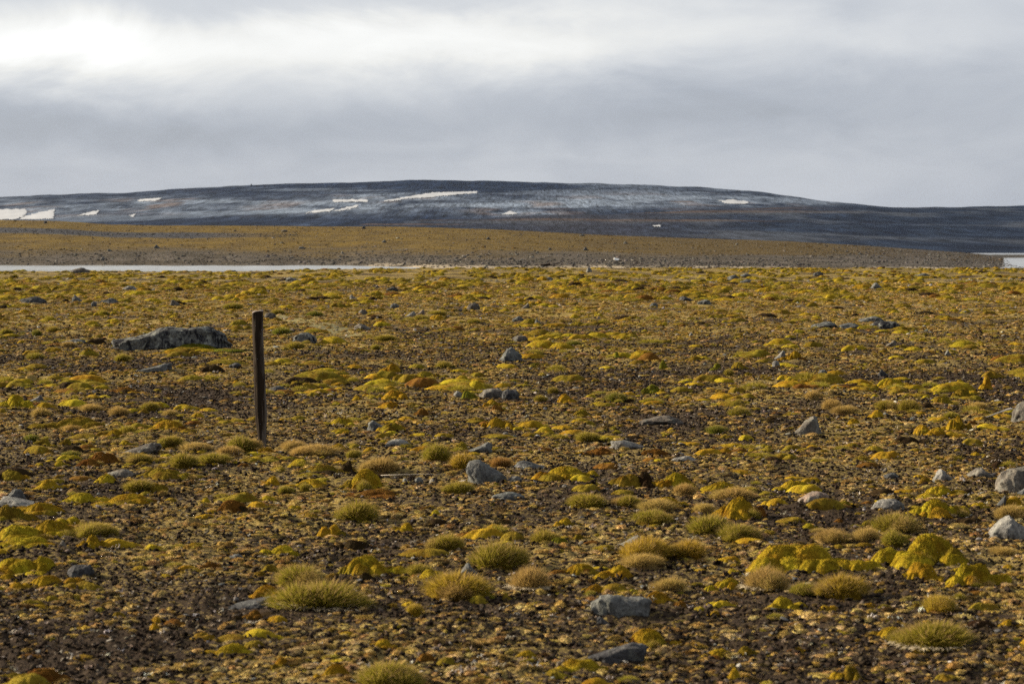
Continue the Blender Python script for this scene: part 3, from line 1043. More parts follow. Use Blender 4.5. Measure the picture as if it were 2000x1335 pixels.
# (outline in photo pixels or (x0, x1, ytop, shape), foot row, depth/width, colour, lichen?, name, label)
STONES = [
    ([(209, 671), (222, 662), (250, 656), (276, 651), (287, 646), (300, 640), (324, 636), (358, 638), (391, 635), (418, 638), (436, 643),
      (447, 650), (452, 664)], 683, 0.42, (.092, .094, .091), 1, 'boulder', 'largest boulder, long and grey with black lichen, left of the post'),
    ([(563, 667), (573, 657), (585, 648), (598, 648), (612, 655), (621, 666)], 669, .7, BLUE, 1, 'stone', 'grey stone with black streaks just right of the wooden post'),
    ([(262, 723), (278, 718), (296, 714), (316, 708), (329, 706), (333, 718)], 725, .6, BLUE, 0, 'stone', 'bluish wedge stone in front of the largest boulder'),
    ([(903, 920), (908, 907), (918, 897), (927, 893), (938, 894), (951, 902), (968, 913), (986, 927), (994, 934)], 941, .75, GREY, 0, 'boulder',
     'rounded speckled grey boulder sloping down to the right near centre'),
    ((990, 1022, 926, 'dome'), 941, .8, GREY, 0, 'stone', 'small stone touching the right foot of the rounded boulder'),
    ((904, 966, 860, 'wedge_r'), 881, .7, GREY, 0, 'stone', 'grey hump stone behind the rounded boulder'),
    ((1004, 1080, 895, 'wedge_l'), 915, .7, BLUE, 0, 'stone', 'flat bluish slab to the right behind the rounded boulder'),
    ((959, 1024, 956, 'slab'), 972, .7, BLUE, 0, 'stone', 'low bluish slab in front of the rounded boulder'),
    ([(1155, 1190), (1158, 1172), (1165, 1161), (1173, 1156), (1190, 1154), (1225, 1157), (1262, 1163), (1274, 1168), (1274, 1185)], 1204, .55, GREY, 0, 'stone',
     'squarish grey block stone in the foreground right of centre'),
    ((1164, 1194, 1197, 'wedge_l'), 1214, .8, DARK, 0, 'stone', 'small dark stone against the front of the squarish block'),
    ([(1144, 1284), (1165, 1273), (1190, 1264), (1215, 1255), (1240, 1246), (1256, 1246), (1261, 1256)], 1290, .5, DARK, 0, 'stone',
     'long dark slab rising to the right at the bottom edge'),
    ((127, 179, 1097, 'block'), 1124, .8, DARK, 0, 'stone', 'dark smooth rounded stone beside bright moss at lower left'),
    ((408, 564, 1158, 'wedge_r'), 1186, .55, DARK, 0, 'stone', 'flat dark slab partly under moss at lower left'),
    ((442, 476, 1077, 'slab'), 1090, .7, BLUE, 0, 'stone', 'small flat bluish stone alone on soil at left'),
    ((893, 936, 1095, 'pyr'), 1119, .8, GREY, 0, 'stone', 'small pointed stone wedged between tussocks in the foreground'),
    ((1203, 1258, 1039, 'wedge_r'), 1063, .7, PALE, 0, 'stone', 'ridged pale grey slab behind a peaked moss mound'),
    ([(1549, 846), (1560, 834), (1575, 819), (1590, 808), (1605, 805), (1612, 810), (1608, 832)], 846, .6, WARM, 0, 'stone', 'leaning tan wedge stone rising to the right'),
    ([(1980, 820), (1984, 803), (1992, 787), (2003, 778), (2020, 776), (2040, 790), (2050, 815)], 824, .7, WARM, 0, 'boulder', 'tan boulder cut off by the right edge'),
    ([(1823, 938), (1830, 926), (1841, 911), (1848, 914), (1860, 928), (1869, 938)], 943, .9, PALE, 0, 'stone', 'pale pyramid stone near the right edge'),
    ((1887, 1953, 909, 'pyr'), 930, .8, WARM, 0, 'stone', 'low tan peaked stone right of the pale pyramid'),
    ([(1950, 950), (1957, 930), (1968, 916), (1985, 909), (2010, 908), (2040, 920), (2055, 950)], 958, .7, WARM, 0, 'boulder', 'large rough tan boulder at the right edge'),
    ([(1561, 980), (1570, 969), (1585, 958), (1602, 954), (1618, 960), (1628, 975)], 985, .8, PINK, 0, 'stone', 'pinkish brown domed stone at right'),
    ((1709, 1773, 969, 'dome'), 993, .8, PALE, 0, 'stone', 'speckled pale oval stone at right'),
    ([(1936, 1040), (1950, 1024), (1965, 1010), (1978, 1002), (1990, 1010), (2010, 1025), (2022, 1042)], 1049, .8, PALE, 0, 'stone', 'pointed light grey stone at the right edge'),
    ((1946, 1970, 963, 'wedge_r'), 985, .8, BLUE, 0, 'stone', 'small bluish stone under moss by the large tan boulder'),
    ((1978, 2012, 949, 'wedge_r'), 967, .8, BLUE, 0, 'stone', 'small grey stone leaning on the front of the large tan boulder'),
    ((1252, 1336, 809, 'slab'), 827, .7, BROWN, 0, 'stone', 'long flat brown slab right of centre'),
    ((1190, 1277, 853, 'wedge_l'), 875, .7, PALE, 0, 'stone', 'pale crusted flat stone below the brown slab'),
    ((1314, 1364, 887, 'slab'), 899, .8, PALE, 0, 'stone', 'low pale flat stone behind the dark moss ridge'),
    ((752, 802, 854, 'dome'), 871, .8, PALE, 0, 'stone', 'low pale speckled stone right of the post foot'),
    ((717, 760, 818, 'wedge_l'), 838, .8, BLUE, 0, 'stone', 'bluish stone with moss on its right, right of the post'),
    ((933, 992, 756, 'dome'), 775, .8, WARM, 0, 'stone', 'smooth tan stone with a green tuft on its left'),
    ((980, 1014, 758, 'block'), 778, .8, DARK, 0, 'stone', 'dark stone end right of the smooth tan stone'),
    ((885, 903, 761, 'dome'), 773, .8, PALE, 0, 'stone', 'small pale stone left of the smooth tan stone'),
    ([(973, 702), (981, 692), (990, 679), (998, 676), (1010, 682), (1020, 690)], 703, .7, BLUE, 0, 'stone', 'tilted bluish stone near the middle of the plain'),
    ((1588, 1640, 626, 'slab'), 640, .8, BLUE, 0, 'stone', 'leftmost flat grey slab of the far right row'),
    ((1636, 1684, 629, 'slab'), 640, .8, BLUE, 0, 'stone', 'middle flat grey slab of the far right row'),
    ((1681, 1731, 616, 'slab'), 628, .8, BLUE, 0, 'stone', 'flat grey slab just behind the far right row'),
    ((1700, 1760, 626, 'block'), 640, .8, DARK, 1, 'stone', 'black and white speckled slab ending the far right row'),
    ((1698, 1729, 551, 'pyr'), 564, .8, GREY, 0, 'stone', 'low grey peaked stone far out at right'),
    ((912, 938, 590, 'dome'), 604, .8, BROWN, 0, 'stone', 'dark brown dome stone far out near centre'),
    ((761, 780, 591, 'dome'), 601, .8, BLUE, 0, 'stone', 'round grey stone far out left of centre'),
    ((786, 813, 606, 'wedge_r'), 619, .8, PALE, 0, 'stone', 'pale stone beside a reddish one, far left of centre'),
    ((808, 830, 603, 'wedge_r'), 616, .8, PINK, 0, 'stone', 'reddish stone behind a tuft, far left of centre'),
    ((699, 717, 603, 'dome'), 613, .8, BROWN, 0, 'stone', 'brown round stone right of the silt runnel'),
    ((682, 698, 574, 'wedge_l'), 584, .8, PALE, 0, 'stone', 'small white stone far behind the silt runnel'),
    ((754, 778, 559, 'slab'), 568, .8, DARK, 0, 'stone', 'dark low stone far out left of centre'),
    ((690, 734, 630, 'wedge_l'), 643, .8, WARM, 0, 'stone', 'tan stone under a moss strip right of the silt runnel'),
    ((1016, 1035, 591, 'wedge_r'), 602, .8, WARM, 0, 'stone', 'tan stone far out at centre'),
    ((1000, 1024, 616, 'slab'), 628, .8, BLUE, 0, 'stone', 'bluish low stone left of a mossy stone far at centre'),
    ((1044, 1060, 621, 'wedge_l'), 633, .8, BLUE, 0, 'stone', 'bluish stone with moss on its left far at centre'),
    ((1000, 1032, 653, 'dome'), 665, .8, BROWN, 0, 'stone', 'brown dome stone above the tilted bluish stone'),
    ((1420, 1446, 536, 'slab'), 545, .8, BLUE, 0, 'stone', 'grey slab at left of three, far right of centre'),
    ((1445, 1473, 545, 'slab'), 553, .8, BLUE, 0, 'stone', 'front grey slab of three, far right of centre'),
    ((1446, 1468, 533, 'slab'), 540, .8, BLUE, 0, 'stone', 'rear grey slab of three, far right of centre'),
    ((1326, 1362, 577, 'wedge_l'), 587, .8, DARK, 0, 'stone', 'dark low stone far out right of centre'),
    ((1362, 1392, 584, 'slab'), 594, .8, BLUE, 0, 'stone', 'grey slab right of a dark low stone, far right of centre'),
    ((1269, 1286, 590, 'dome'), 599, .8, BLUE, 0, 'stone', 'small bluish stone far out right of centre'),
    ((1344, 1357, 648, 'pyr'), 656, .8, PALE, 0, 'stone', 'tiny pale stone on the plain right of centre'),
    ((1145, 1156, 522, 'dome'), 531, .8, PALE, 0, 'stone', 'tiny pale stone on the far edge of the plain'),
    ((1062, 1081, 540, 'slab'), 547, .8, BLUE, 0, 'stone', 'bluish flat stone near the far edge at centre'),
    ((1508, 1525, 702, 'dome'), 715, .8, PALE, 0, 'stone', 'small pale stone in front of a golden moss heap'),
    ((1511, 1536, 682, 'wedge_r'), 700, .8, PALE, 0, 'stone', 'pale wedge stone on the left of a golden moss heap'),
    ((1598, 1619, 719, 'dome'), 734, .8, GREY, 0, 'stone', 'small round grey stone right of the golden moss heap'),
    ((1717, 1740, 719, 'wedge_l'), 733, .8, DARK, 0, 'stone', 'black stone with a white left face at right'),
    ((1730, 1752, 662, 'wedge_r'), 674, .8, WARM, 0, 'stone', 'tan stone beside a moss cushion below the far right row'),
    ((1845, 1860, 681, 'pyr'), 692, .8, PALE, 0, 'stone', 'small white stone at right under the far row'),
    ((1788, 1820, 533, 'slab'), 540, .8, BLUE, 0, 'stone', 'grey flat stone near the far edge at right'),
    ((1590, 1610, 530, 'dome'), 538, .8, DARK, 0, 'stone', 'dark low dome near the far edge at right'),
    ((14, 46, 950, 'dome'), 973, .8, GREY, 0, 'stone', 'rounded grey stone at the left edge'),
    ((-20, 86, 965, 'wedge_l'), 988, .7, PALE, 0, 'stone', 'flat pale slab under moss at the left edge'),
    ((219, 312, 860, 'wedge_r'), 884, .7, BROWN, 0, 'stone', 'brownish slab between mosses left of the post foot'),
    ((206, 262, 912, 'slab'), 928, .7, WARM, 0, 'stone', 'flat tan stone in front of the mossy slab at left'),
    ((110, 132, 1050, 'pyr'), 1066, .8, WARM, 0, 'stone', 'small tan stone under moss at lower left'),
    ((32, 86, 578, 'slab'), 591, .8, DARK, 0, 'stone', 'dark flat stone with moss far out at left'),
    ((139, 162, 575, 'wedge_l'), 589, .8, GREY, 0, 'stone', 'grey stone with moss on its right, far at left'),
    ((176, 189, 588, 'dome'), 597, .8, BLUE, 0, 'stone', 'tiny bluish stone far out at left'),
    ((193, 230, 581, 'slab'), 591, .8, BLUE, 0, 'stone', 'long bluish flat stone far out at left'),
    ((330, 354, 583, 'wedge_l'), 596, .8, BROWN, 0, 'stone', 'purplish brown flat stone far behind the largest boulder'),
    ((236, 266, 557, 'slab'), 566, .8, PALE, 0, 'stone', 'pale flat stone far behind the largest boulder'),
    ((117, 167, 660, 'slab'), 671, .8, BLUE, 0, 'stone', 'low bluish slab left of the largest boulder'),
    ((50, 82, 769, 'wedge_r'), 783, .8, PALE, 0, 'stone', 'pale flat stone behind a bright moss mound at the left'),
    ((445, 472, 706, 'slab'), 717, .8, DARK, 0, 'stone', 'dark flat stone left of the post'),
    ((554, 594, 540, 'wedge_l'), 549, .8, BLUE, 0, 'stone', 'bluish flat stone far behind the post'),
    ((514, 539, 609, 'dome'), 621, .8, BROWN, 0, 'stone', 'brown dome stone touching the right of the post top'),
    ((134, 172, 522, 'slab'), 533, .8, BROWN, 0, 'stone', 'mossy flat rock on the plain edge against the water'),
    ((786, 801, 929, 'wedge_l'), 939, .8, PALE, 0, 'stone', 'small pale stone left of the rounded boulder'),
    ((809, 826, 928, 'dome'), 938, .8, BLUE, 0, 'stone', 'small bluish stone left of the rounded boulder'),
    ((1727, 1760, 919, 'slab'), 931, .8, BLUE, 0, 'stone', 'low bluish stone behind the speckled pale oval stone'),
    ((1572, 1582, 761, 'dome'), 769, .8, PALE, 0, 'stone', 'tiny white stone behind tufts at right'),
    ((518, 560, 751, 'slab'), 764, .8, DARK, 0, 'stone', 'flat dark stone right beside the post'),
]

OCC = []        # (x, y, radius) already taken on the plain


def place_stone(i, spec):
    shape, foot, dr, colour, lich, name, label = spec
    scl_row = foot
    mid = (shape[0][0] + shape[-1][0]) / 2 if isinstance(shape, list) else (shape[0] + shape[1]) / 2
    h = on_plain(mid, foot)
    if h is None:
        return
    ppm = FPX / h[1]
    if isinstance(shape, list):
        xs = np.array([p[0] for p in shape], float)
        hs = np.array([foot - p[1] for p in shape], float) / ppm
        W = (xs[-1] - xs[0]) / ppm
        un = (xs - xs[0]) / (xs[-1] - xs[0]) * 2 - 1
        prof = lambda u: np.interp(u, un, hs)
    else:
        W = (shape[1] - shape[0]) / ppm
        H = (foot - shape[2]) / ppm
        base = PROFILE[shape[3]]
        prof = lambda u: base(u) * H
    D = W * dr
    # the foot's visible row already shows part of the top's depth: lower flat stones a little
    hm = prof(np.linspace(-1, 1, 40)).max()
    rise = D * 0.45 * CAM_H / h[1]
    k = max(0.35, (hm - rise) / hm)
    me = rock_mesh(W, lambda u: prof(u) * (k + .05), D, 300 + i, rough=.085, box=0.5 if isinstance(shape, list) else 0.6)
    o = add(name, me, M['rock_l'] if lich else M['rock'], loc=(h[0], h[1], float(ground_z(h[0], h[1])) - 0.012 - .07 * hm), color=colour)
    tag(o, label, 'boulder' if name == 'boulder' else 'stone', 'stones lying on the plain')
    for f in (-.6, 0, .6):
        OCC.append((h[0] + f * W * .5, h[1] + D * .5, max(W * .3, D * .4)))


for i, s in enumerate(STONES):
    place_stone(i, s)


# ------------------------------------------------------------------ the post
def build_post():
    h = on_plain(513, 868)
    ppm = FPX / h[1]
    keys = [(868, 505, 520.5), (850, 503.5, 520.5), (805, 498.5, 521.5), (737, 496.3, 519), (690, 495, 517), (640, 494, 515.5), (612, 493.6, 515.6), (607, 493.4, 515.8)]
    zs = np.array([(868 - k[0]) / ppm for k in keys])
    cx = np.array([((k[1] + k[2]) / 2 - 513) / ppm for k in keys])
    rad = np.array([(k[2] - k[1]) / 2 / ppm for k in keys])
    nz, ns = 70, 40
    z = np.linspace(-0.25, zs[-1], nz)
    th = np.linspace(0, 2 * math.pi, ns, endpoint=False)
    Z, TH = np.meshgrid(z, th, indexing='ij')
    C, R = np.interp(Z, zs, cx), np.interp(Z, zs, rad)
    n = fbm(np.cos(TH) * 1.6, np.sin(TH) * 1.6, Z * 1.2, 110, 3)
    crack = np.minimum(1, np.abs(perlin(np.cos(TH) * 3.2, np.sin(TH) * 3.2, Z * 0.8, 111)) * 9)
    R = R * (1 + 0.09 * n - 0.2 * (1 - crack))
    top = 1 - 0 * Z
    X, Y = C + R * np.cos(TH), R * np.sin(TH)
    Zt = Z + np.where(Z > zs[-1] - .001, 0.006 * np.sin(TH * 3) + 0.008 * np.cos(TH - .5) + 0.006 * n, 0)
    me = new_mesh('post', np.stack([X, Y, Zt], -1).reshape(-1, 3), [tuple(f) for f in grid_faces(nz, ns, True)], True)
    o = add('wooden_post', me, M['wood'], loc=(h[0], h[1], float(ground_z(h[0], h[1]))))
    tag(o, 'weathered dark wooden post leaning slightly, standing alone on the plain', 'post')
    b = (nz - 1) * ns
    ring = np.stack([X, Y, Zt], -1)[-1]
    v = [ring.mean(0) + (0, 0, .006)]
    inner = ring.mean(0) + (ring - ring.mean(0)) * 0.55 + (0, 0, .008)
    v = np.concatenate([np.array(v), inner, ring * 1.0 + (0, 0, .001)])
    f = [(0, 1 + j, 1 + (j + 1) % ns) for j in range(ns)] + [(1 + j, 1 + ns + j, 1 + ns + (j + 1) % ns, 1 + (j + 1) % ns) for j in range(ns)]
    m, p, out, T = material('end_grain')
    node, link, math_, vmath, mix, ramp, noise = T
    tc = node('ShaderNodeTexCoord').outputs['Object']
    link(mix(noise(tc, 70.0, 3), (0.05, 0.04, 0.033), (0.26, 0.22, 0.19)), p.inputs['Base Color'])
    add('cut_top', new_mesh('cut_top', v, f, False), m, parent=o)
    OCC.append((h[0], h[1], .12))


build_post()


def stick(name, pts, rad, label, cat, mat):
    P = [Vector(on_plain(*p[:2])) + Vector((0, 0, p[2])) for p in pts]
    ns = 8
    v, f = [], []
    for i, p in enumerate(P):
        d = (P[min(i + 1, len(P) - 1)] - P[max(i - 1, 0)]).normalized()
        a = d.orthogonal().normalized()
        b = d.cross(a)
        r = rad * (1 - 0.6 * i / (len(P) - 1))
        for k in range(ns):
            t = 2 * math.pi * k / ns
            v.append(p + (a * math.cos(t) + b * math.sin(t)) * r * (1 + .2 * math.sin(3 * t + i)))
    for i in range(len(P) - 1):
        for k in range(ns):
            f.append((i * ns + k, i * ns + (k + 1) % ns, (i + 1) * ns + (k + 1) % ns, (i + 1) * ns + k))
    f += [tuple(range(ns))[::-1], tuple(range((len(P) - 1) * ns, len(P) * ns))]
    o = add(name, new_mesh(name, [tuple(q) for q in v], f, True), mat)
    tag(o, label, cat)


def bleached():
    m, p, out, T = material('bleached_wood')
    node, link, math_, vmath, mix, ramp, noise = T
    tc = node('ShaderNodeTexCoord').outputs['Object']
    link(mix(noise(tc, 40.0, 3), (0.25, 0.21, 0.17), (0.55, 0.50, 0.43)), p.inputs['Base Color'])
    return m


BL = bleached()
stick('dry_stick', [(1976, 808, .05), (1962, 809.5, .04), (1946, 813, .03), (1925, 818, .015)], .011, 'pale dry stick lying by the tan boulder at the right edge', 'stick', BL)
stick('dry_twig', [(744, 932, .015), (790, 931, .018), (835, 930, .018), (874, 929, .01)], .003, 'thin dry twig lying left of the rounded boulder', 'twig', BL)

# ------------------------------------------------------------------ moss mounds and grass tussocks
LIME, GOLD, OLIVE, RUST, DMOSS, STRAW, GREEN = ((.345, .268, .018), (.335, .220, .016), (.205, .155, .016), (.160, .080, .014), (.036, .024, .010),
                                               (.36, .26, .095), (.145, .15, .014))
TUFT = {'O': (.185, .158, .018), 'G': (.27, .19, .020), 'S': (.29, .205, .06), 'E': (.11, .12, .014), 'R': (.19, .10, .025)}
CNAME = {'L': (LIME, 'lime yellow'), 'G': (GOLD, 'golden'), 'O': (OLIVE, 'olive'), 'R': (RUST, 'rusty'), 'D': (DMOSS, 'dark brown'),
         'S': (STRAW, 'straw'), 'E': (GREEN, 'green')}
MOSS_BIG = [moss_mesh(s, 4, 7000, 190, 52, 0.020, fine=1.8) for s in range(1, 9)]
MOSS_MID = [moss_mesh(s, 2 + s % 3, 3000, 130, 36, 0.028, fine=1.6) for s in range(20, 32)]
MOSS_DOME = [moss_mesh(s, 1, 800, 120, 36, 0.032, detail=.6, fine=.8) for s in range(40, 46)]
BLADES = [blade_mesh(s, 2200, 0.85 + 0.05 * (s % 5), 0.012, (random.uniform(.05, .35), random.uniform(-.2, .1))) for s in range(60, 68)]
CORE = [moss_mesh(s, 1, 500, 40, 12, 0.05, detail=.5) for s in range(70, 73)]
SKIRT = [skirt_mesh(s) for s in range(80, 83)]

# moss mounds: centre px, foot row, width px, height px, colour letter
MOUNDS = '''35 1052 150 34 L|120 1022 70 18 L|40 1118 130 34 L|150 1136 60 14 G|60 1000 110 24 G|133 836 130 24 O|334 839 100 22 G|216 854 42 19 G|75 870 72 14 O|125 865 26 12 O|246 867 34 11 L|200 904 82 26 R|326 932 106 22 O
20 935 78 22 O|100 951 62 19 G|118 908 36 13 L|202 940 44 19 L|160 978 95 20 L|245 984 130 24 G|308 958 42 18 O|147 963 42 14 S|28 1014 84 32 O|85 1046 120 38 G
60 1064 120 20 L|178 1066 52 28 G|92 1117 84 38 L|78 1142 92 24 G|12 1130 40 16 G|440 998 86 26 R|397 981 30 14 L|375 1022 44 17 S|371 1074 36 19 G|404 1106 46 15 R
442 1272 86 23 L|230 1201 30 13 O|310 1212 50 14 G|305 1224 30 13 G|80 1330 120 32 R|318 1160 50 14 S|485 1205 60 20 R
660 826 62 14 L|975 834 74 24 G|762 840 62 18 O|664 843 54 10 L|660 876 56 14 G|517 882 36 12 G|620 920 92 15 O|677 919 26 24 D|706 952 88 40 L|722 968 124 17 R
527 944 40 18 G|595 947 76 15 G|899 877 30 18 O|523 977 38 14 L|575 991 26 9 L|848 1004 25 13 L|790 1034 40 18 G|648 1045 62 26 G|695 1069 90 20 D|550 1080 78 22 L
720 1118 112 40 L|716 1130 38 19 D|525 1113 38 17 O|535 1160 82 24 G|550 1298 54 22 G|648 1324 88 36 G|750 1262 64 20 G|832 1287 38 18 R|670 1338 38 18 L|850 1252 42 14 S
945 1166 52 20 E|990 1167 22 15 O|852 1132 86 26 L|512 1122 40 12 O|660 1123 40 9 L
1410 883 50 14 G|1100 932 118 26 L|1225 946 70 24 O|1262 946 60 30 D|1312 948 86 30 L|1280 889 84 16 R|1160 884 72 14 R|1070 882 58 11 R|1425 959 108 22 L|1444 1008 100 42 G
1108 1023 48 16 G|1095 1064 42 20 E|1310 987 72 22 G|1262 1056 26 14 O|1130 1049 22 11 O|1125 1117 92 21 G|1197 1122 80 25 G|1160 1152 52 18 G|1297 1182 84 34 G
1390 1202 48 16 G|1275 1256 104 36 G|1130 1308 104 28 L|1030 1277 42 14 G|1400 1278 70 18 G|1460 1274 56 20 O|1432 1324 27 28 G|1420 1148 80 26 L|1440 1118 46 13 L
1555 952 80 19 L|1812 942 36 15 O|1815 848 60 22 G|1868 838 56 28 G|1840 852 70 20 G|1670 829 30 15 G|1850 965 80 22 L|1808 974 72 12 L|1835 1006 118 36 L|1650 988 56 15 O
1697 1026 34 15 O|1585 1029 38 12 L|1984 985 44 20 G|1912 988 46 11 L|1588 1112 214 58 L|1815 1100 158 62 L|1798 1128 88 38 G|1908 1140 112 48 L|1537 1184 74 26 L
1620 1189 42 14 G|1976 1219 46 16 G|1663 1325 52 34 O|1628 1325 38 20 G|1855 1310 34 13 G|1745 1240 84 22 G|1562 1268 48 12 G|1700 1180 30 9 G
27 791 60 24 L|173 693 40 15 O|50 743 60 14 S|245 764 62 10 R|464 750 24 10 G|395 684 130 15 E|330 690 60 9 G|90 795 40 12 G
761 724 44 16 G|844 735 78 13 O|781 742 32 14 O|766 778 68 19 G|580 758 36 14 D|758 795 44 15 G|660 793 40 11 L|700 780 30 10 G|821 808 27 14 R|964 790 46 13 G|971 800 24 13 R
1276 766 50 18 E|1206 698 17 13 E|1297 718 20 16 E|1399 722 28 15 E|1447 718 32 13 O|1352 702 46 9 O|1135 808 32 12 O|1108 784 40 18 G
1547 701 54 18 G|1741 755 78 19 L|1927 758 30 27 G|1880 753 32 14 G|1843 785 36 16 O|1711 813 28 16 G|1884 775 48 20 O|916 778 34 18 E|1670 640 60 11 L|1765 645 60 9 O'''
# grass tussocks: centre px, foot row, width px, height px, colour letter (* = pale dead skirt)
TUSS = '''332 873 46 27 O|378 881 62 20 S|354 911 54 29 O|413 904 64 21 O|466 880 64 32 O|444 887 52 18 S|269 903 54 19 O|179 1049 80 33 O|265 958 64 22 O|135 892 38 13 E
59 859 28 13 E|570 877 48 20 S|612 888 90 22 S|689 893 32 17 O|742 924 68 34 S|851 898 54 34 O|901 915 58 33 G|894 961 58 23 O|696 1015 76 38 O|872 1073 66 34 O
964 1110 106 52 O|580 1146 98 46 O|555 962 34 15 O|594 955 24 12 O|977 910 44 20 R|817 1122 52 23 O|1148 860 52 20 O|1148 990 80 27 O|1228 988 54 22 O|1273 1021 72 28 O
1282 998 74 24 S|1337 965 46 23 S|1389 1044 82 43 O|1444 1054 76 36 O|1440 976 76 26 S|1376 1000 42 20 S|1063 1060 62 27 O|1033 1152 74 50 S*|1399 843 44 13 E
1266 1092 100 46 G|1347 1088 72 36 G|1253 1108 84 26 S|1310 1154 64 28 S|1497 1152 80 50 S*|1751 1038 90 40 O|1625 1058 66 28 S|1693 1056 58 28 S|1746 1064 48 32 O
1977 1013 54 30 S|1650 1165 98 48 G|1572 1162 60 26 O|1838 1193 62 36 G|1965 1084 48 17 S|1838 1268 150 54 O*|752 1345 130 52 O|625 1190 160 56 O*|808 1197 34 21 G|890 1168 132 54 G
1588 778 34 17 S|1627 800 42 26 S|1655 808 48 19 S|1778 802 44 27 O|1733 798 46 19 O|1860 815 34 12 O|1912 797 34 14 S|1120 675 32 13 E|1203 783 42 20 E|1055 782 30 12 O|1444 813 44 22 O
1080 766 24 12 O|1424 732 20 14 O|866 719 30 16 O|575 680 36 14 O|548 652 36 15 E|821 625 30 12 O|751 664 42 12 O|854 615 38 11 O|613 617 32 12 E|540 613 28 11 O|733 681 22 10 O
925 631 26 11 O|101 647 28 12 O|10 652 26 13 O|70 653 21 11 E|236 704 32 15 O|66 701 38 14 O|172 802 48 15 S|228 810 44 18 S|290 800 36 17 O|75 813 40 18 S|201 615 22 11 O|452 603 40 14 O
130 676 30 10 S|330 812 30 14 S|1600 1040 30 10 S'''


def parse(txt):
    out = []
    for line in txt.splitlines():
        for it in line.split('|'):
            if it.strip():
                px, row, w, h, c = it.split()
                out.append((float(px), float(row), float(w), float(h), c))
    return out


LAND = [(506, 868, 'the wooden post foot'), (330, 683, 'the largest boulder'), (945, 941, 'the rounded boulder'), (1212, 1204, 'the squarish block stone'),
        (1200, 1290, 'the long dark slab'), (1580, 846, 'the leaning tan wedge stone'), (1846, 943, 'the pale pyramid stone'), (1594, 985, 'the pinkish domed stone'),
        (1741, 993, 'the speckled oval stone'), (1980, 1049, 'the pointed right-edge stone'), (1990, 824, 'the tan right-edge boulder'), (153, 1124, 'the dark rounded stone'),
        (490, 1186, 'the flat dark slab'), (1294, 827, 'the flat brown slab'), (592, 669, 'the black-streaked stone'), (997, 703, 'the tilted bluish stone'),
        (1675, 640, 'the far right row of slabs'), (265, 884, 'the mossy brown slab'), (30, 980, 'the left-edge stones'), (1230, 1063, 'the ridged pale slab'),
        (777, 871, 'the low pale speckled stone'), (965, 775, 'the smooth tan stone'), (914, 1119, 'the small pointed stone'), (1545, 700, 'the pale wedge stone'),
        (459, 1090, 'the flat bluish left stone'), (735, 838, 'the bluish moss-topped stone'), (1233, 875, 'the pale crusted stone'), (1610, 734, 'the small round grey stone'),
        (800, 617, 'the pale and reddish stone pair'), (1338, 899, 'the low pale flat stone')]
USED = set()


def where(px, row, rank):
    ds = sorted((math.hypot(px - lx, 2.0 * (row - ly)), lx, ly, nm) for lx, ly, nm in LAND)
    d, lx, ly, nm = ds[rank]
    dx, dy = px - lx, 2.0 * (row - ly)
    how = 'just ' if d < 75 else ('' if d < 190 else 'well ')
    ang = math.degrees(math.atan2(dy, dx))
    if abs(ang) < 25:
        rel = 'right of'
    elif abs(ang) > 155:
        rel = 'left of'
    elif 65 < ang < 115:
        rel = 'in front of'
    elif -115 < ang < -65:
        rel = 'behind'
    else:
        rel = ('in front and ' if ang > 0 else 'behind and ') + ('right of' if abs(ang) < 90 else 'left of')
    return f'{how}{rel} {nm}'


def unique_label(head, px, row):
    for rank in range(5):
        l = f'{head} {where(px, row, rank)}'
        if l not in USED:
            USED.add(l)
            return l
    l = f'{head} {where(px, row, 0)}, at {"left" if px < 667 else "right" if px > 1333 else "centre"}'
    while l in USED:
        l = l.replace('moss', 'low moss', 1) if 'moss' in l else l.replace('tussock', 'low tussock', 1)
    USED.add(l)
    return l


SMALL_LAND = list(LAND)
for sp in STONES:
    if len(sp[6].split()) <= 9 and not any(w in sp[6].split() for w in ('edge', 'smallest')):
        sx = (sp[0][0][0] + sp[0][-1][0]) / 2 if isinstance(sp[0], list) else (sp[0][0] + sp[0][1]) / 2
        SMALL_LAND.append((sx, sp[1], 'the ' + sp[6]))


def minor_label(head, px, row):
    """place a minor tuft by the nearest stones that can be named briefly"""
    ds = sorted((math.hypot(px - lx, 3 * (row - ly)), lx, ly, nm) for lx, ly, nm in SMALL_LAND)
    for dist in ('', 'farther ', 'still farther '):
        for d, lx, ly, nm in ds[:9]:
            dx, dy = px - lx, 3 * (row - ly)
            rel = ('right of' if dx > 0 else 'left of') if abs(dx) > abs(dy) else ('in front of' if dy > 0 else 'behind')
            l = f'{head} {dist}{rel} {nm}'
            if l not in USED and len(l.split()) <= 16:
                USED.add(l)
                return l
    return f'{head} on the {"far" if row < 640 else "open"} plain at {"left" if px < 667 else "right" if px > 1333 else "centre"}'


def jit(c, k=0.12):
    f = 1 + random.uniform(-k, k)
    return (c[0] * f, c[1] * f * (1 + random.uniform(-.06, .06)), c[2] * f)


def sizeword(w, h):
    r = h / w
    s = 'large ' if w > 100 else 'small ' if w < 40 else ''
    return s + ('peaked ' if r > 0.62 else 'spreading ' if r < 0.26 else 'rounded ' if r > 0.42 else '')


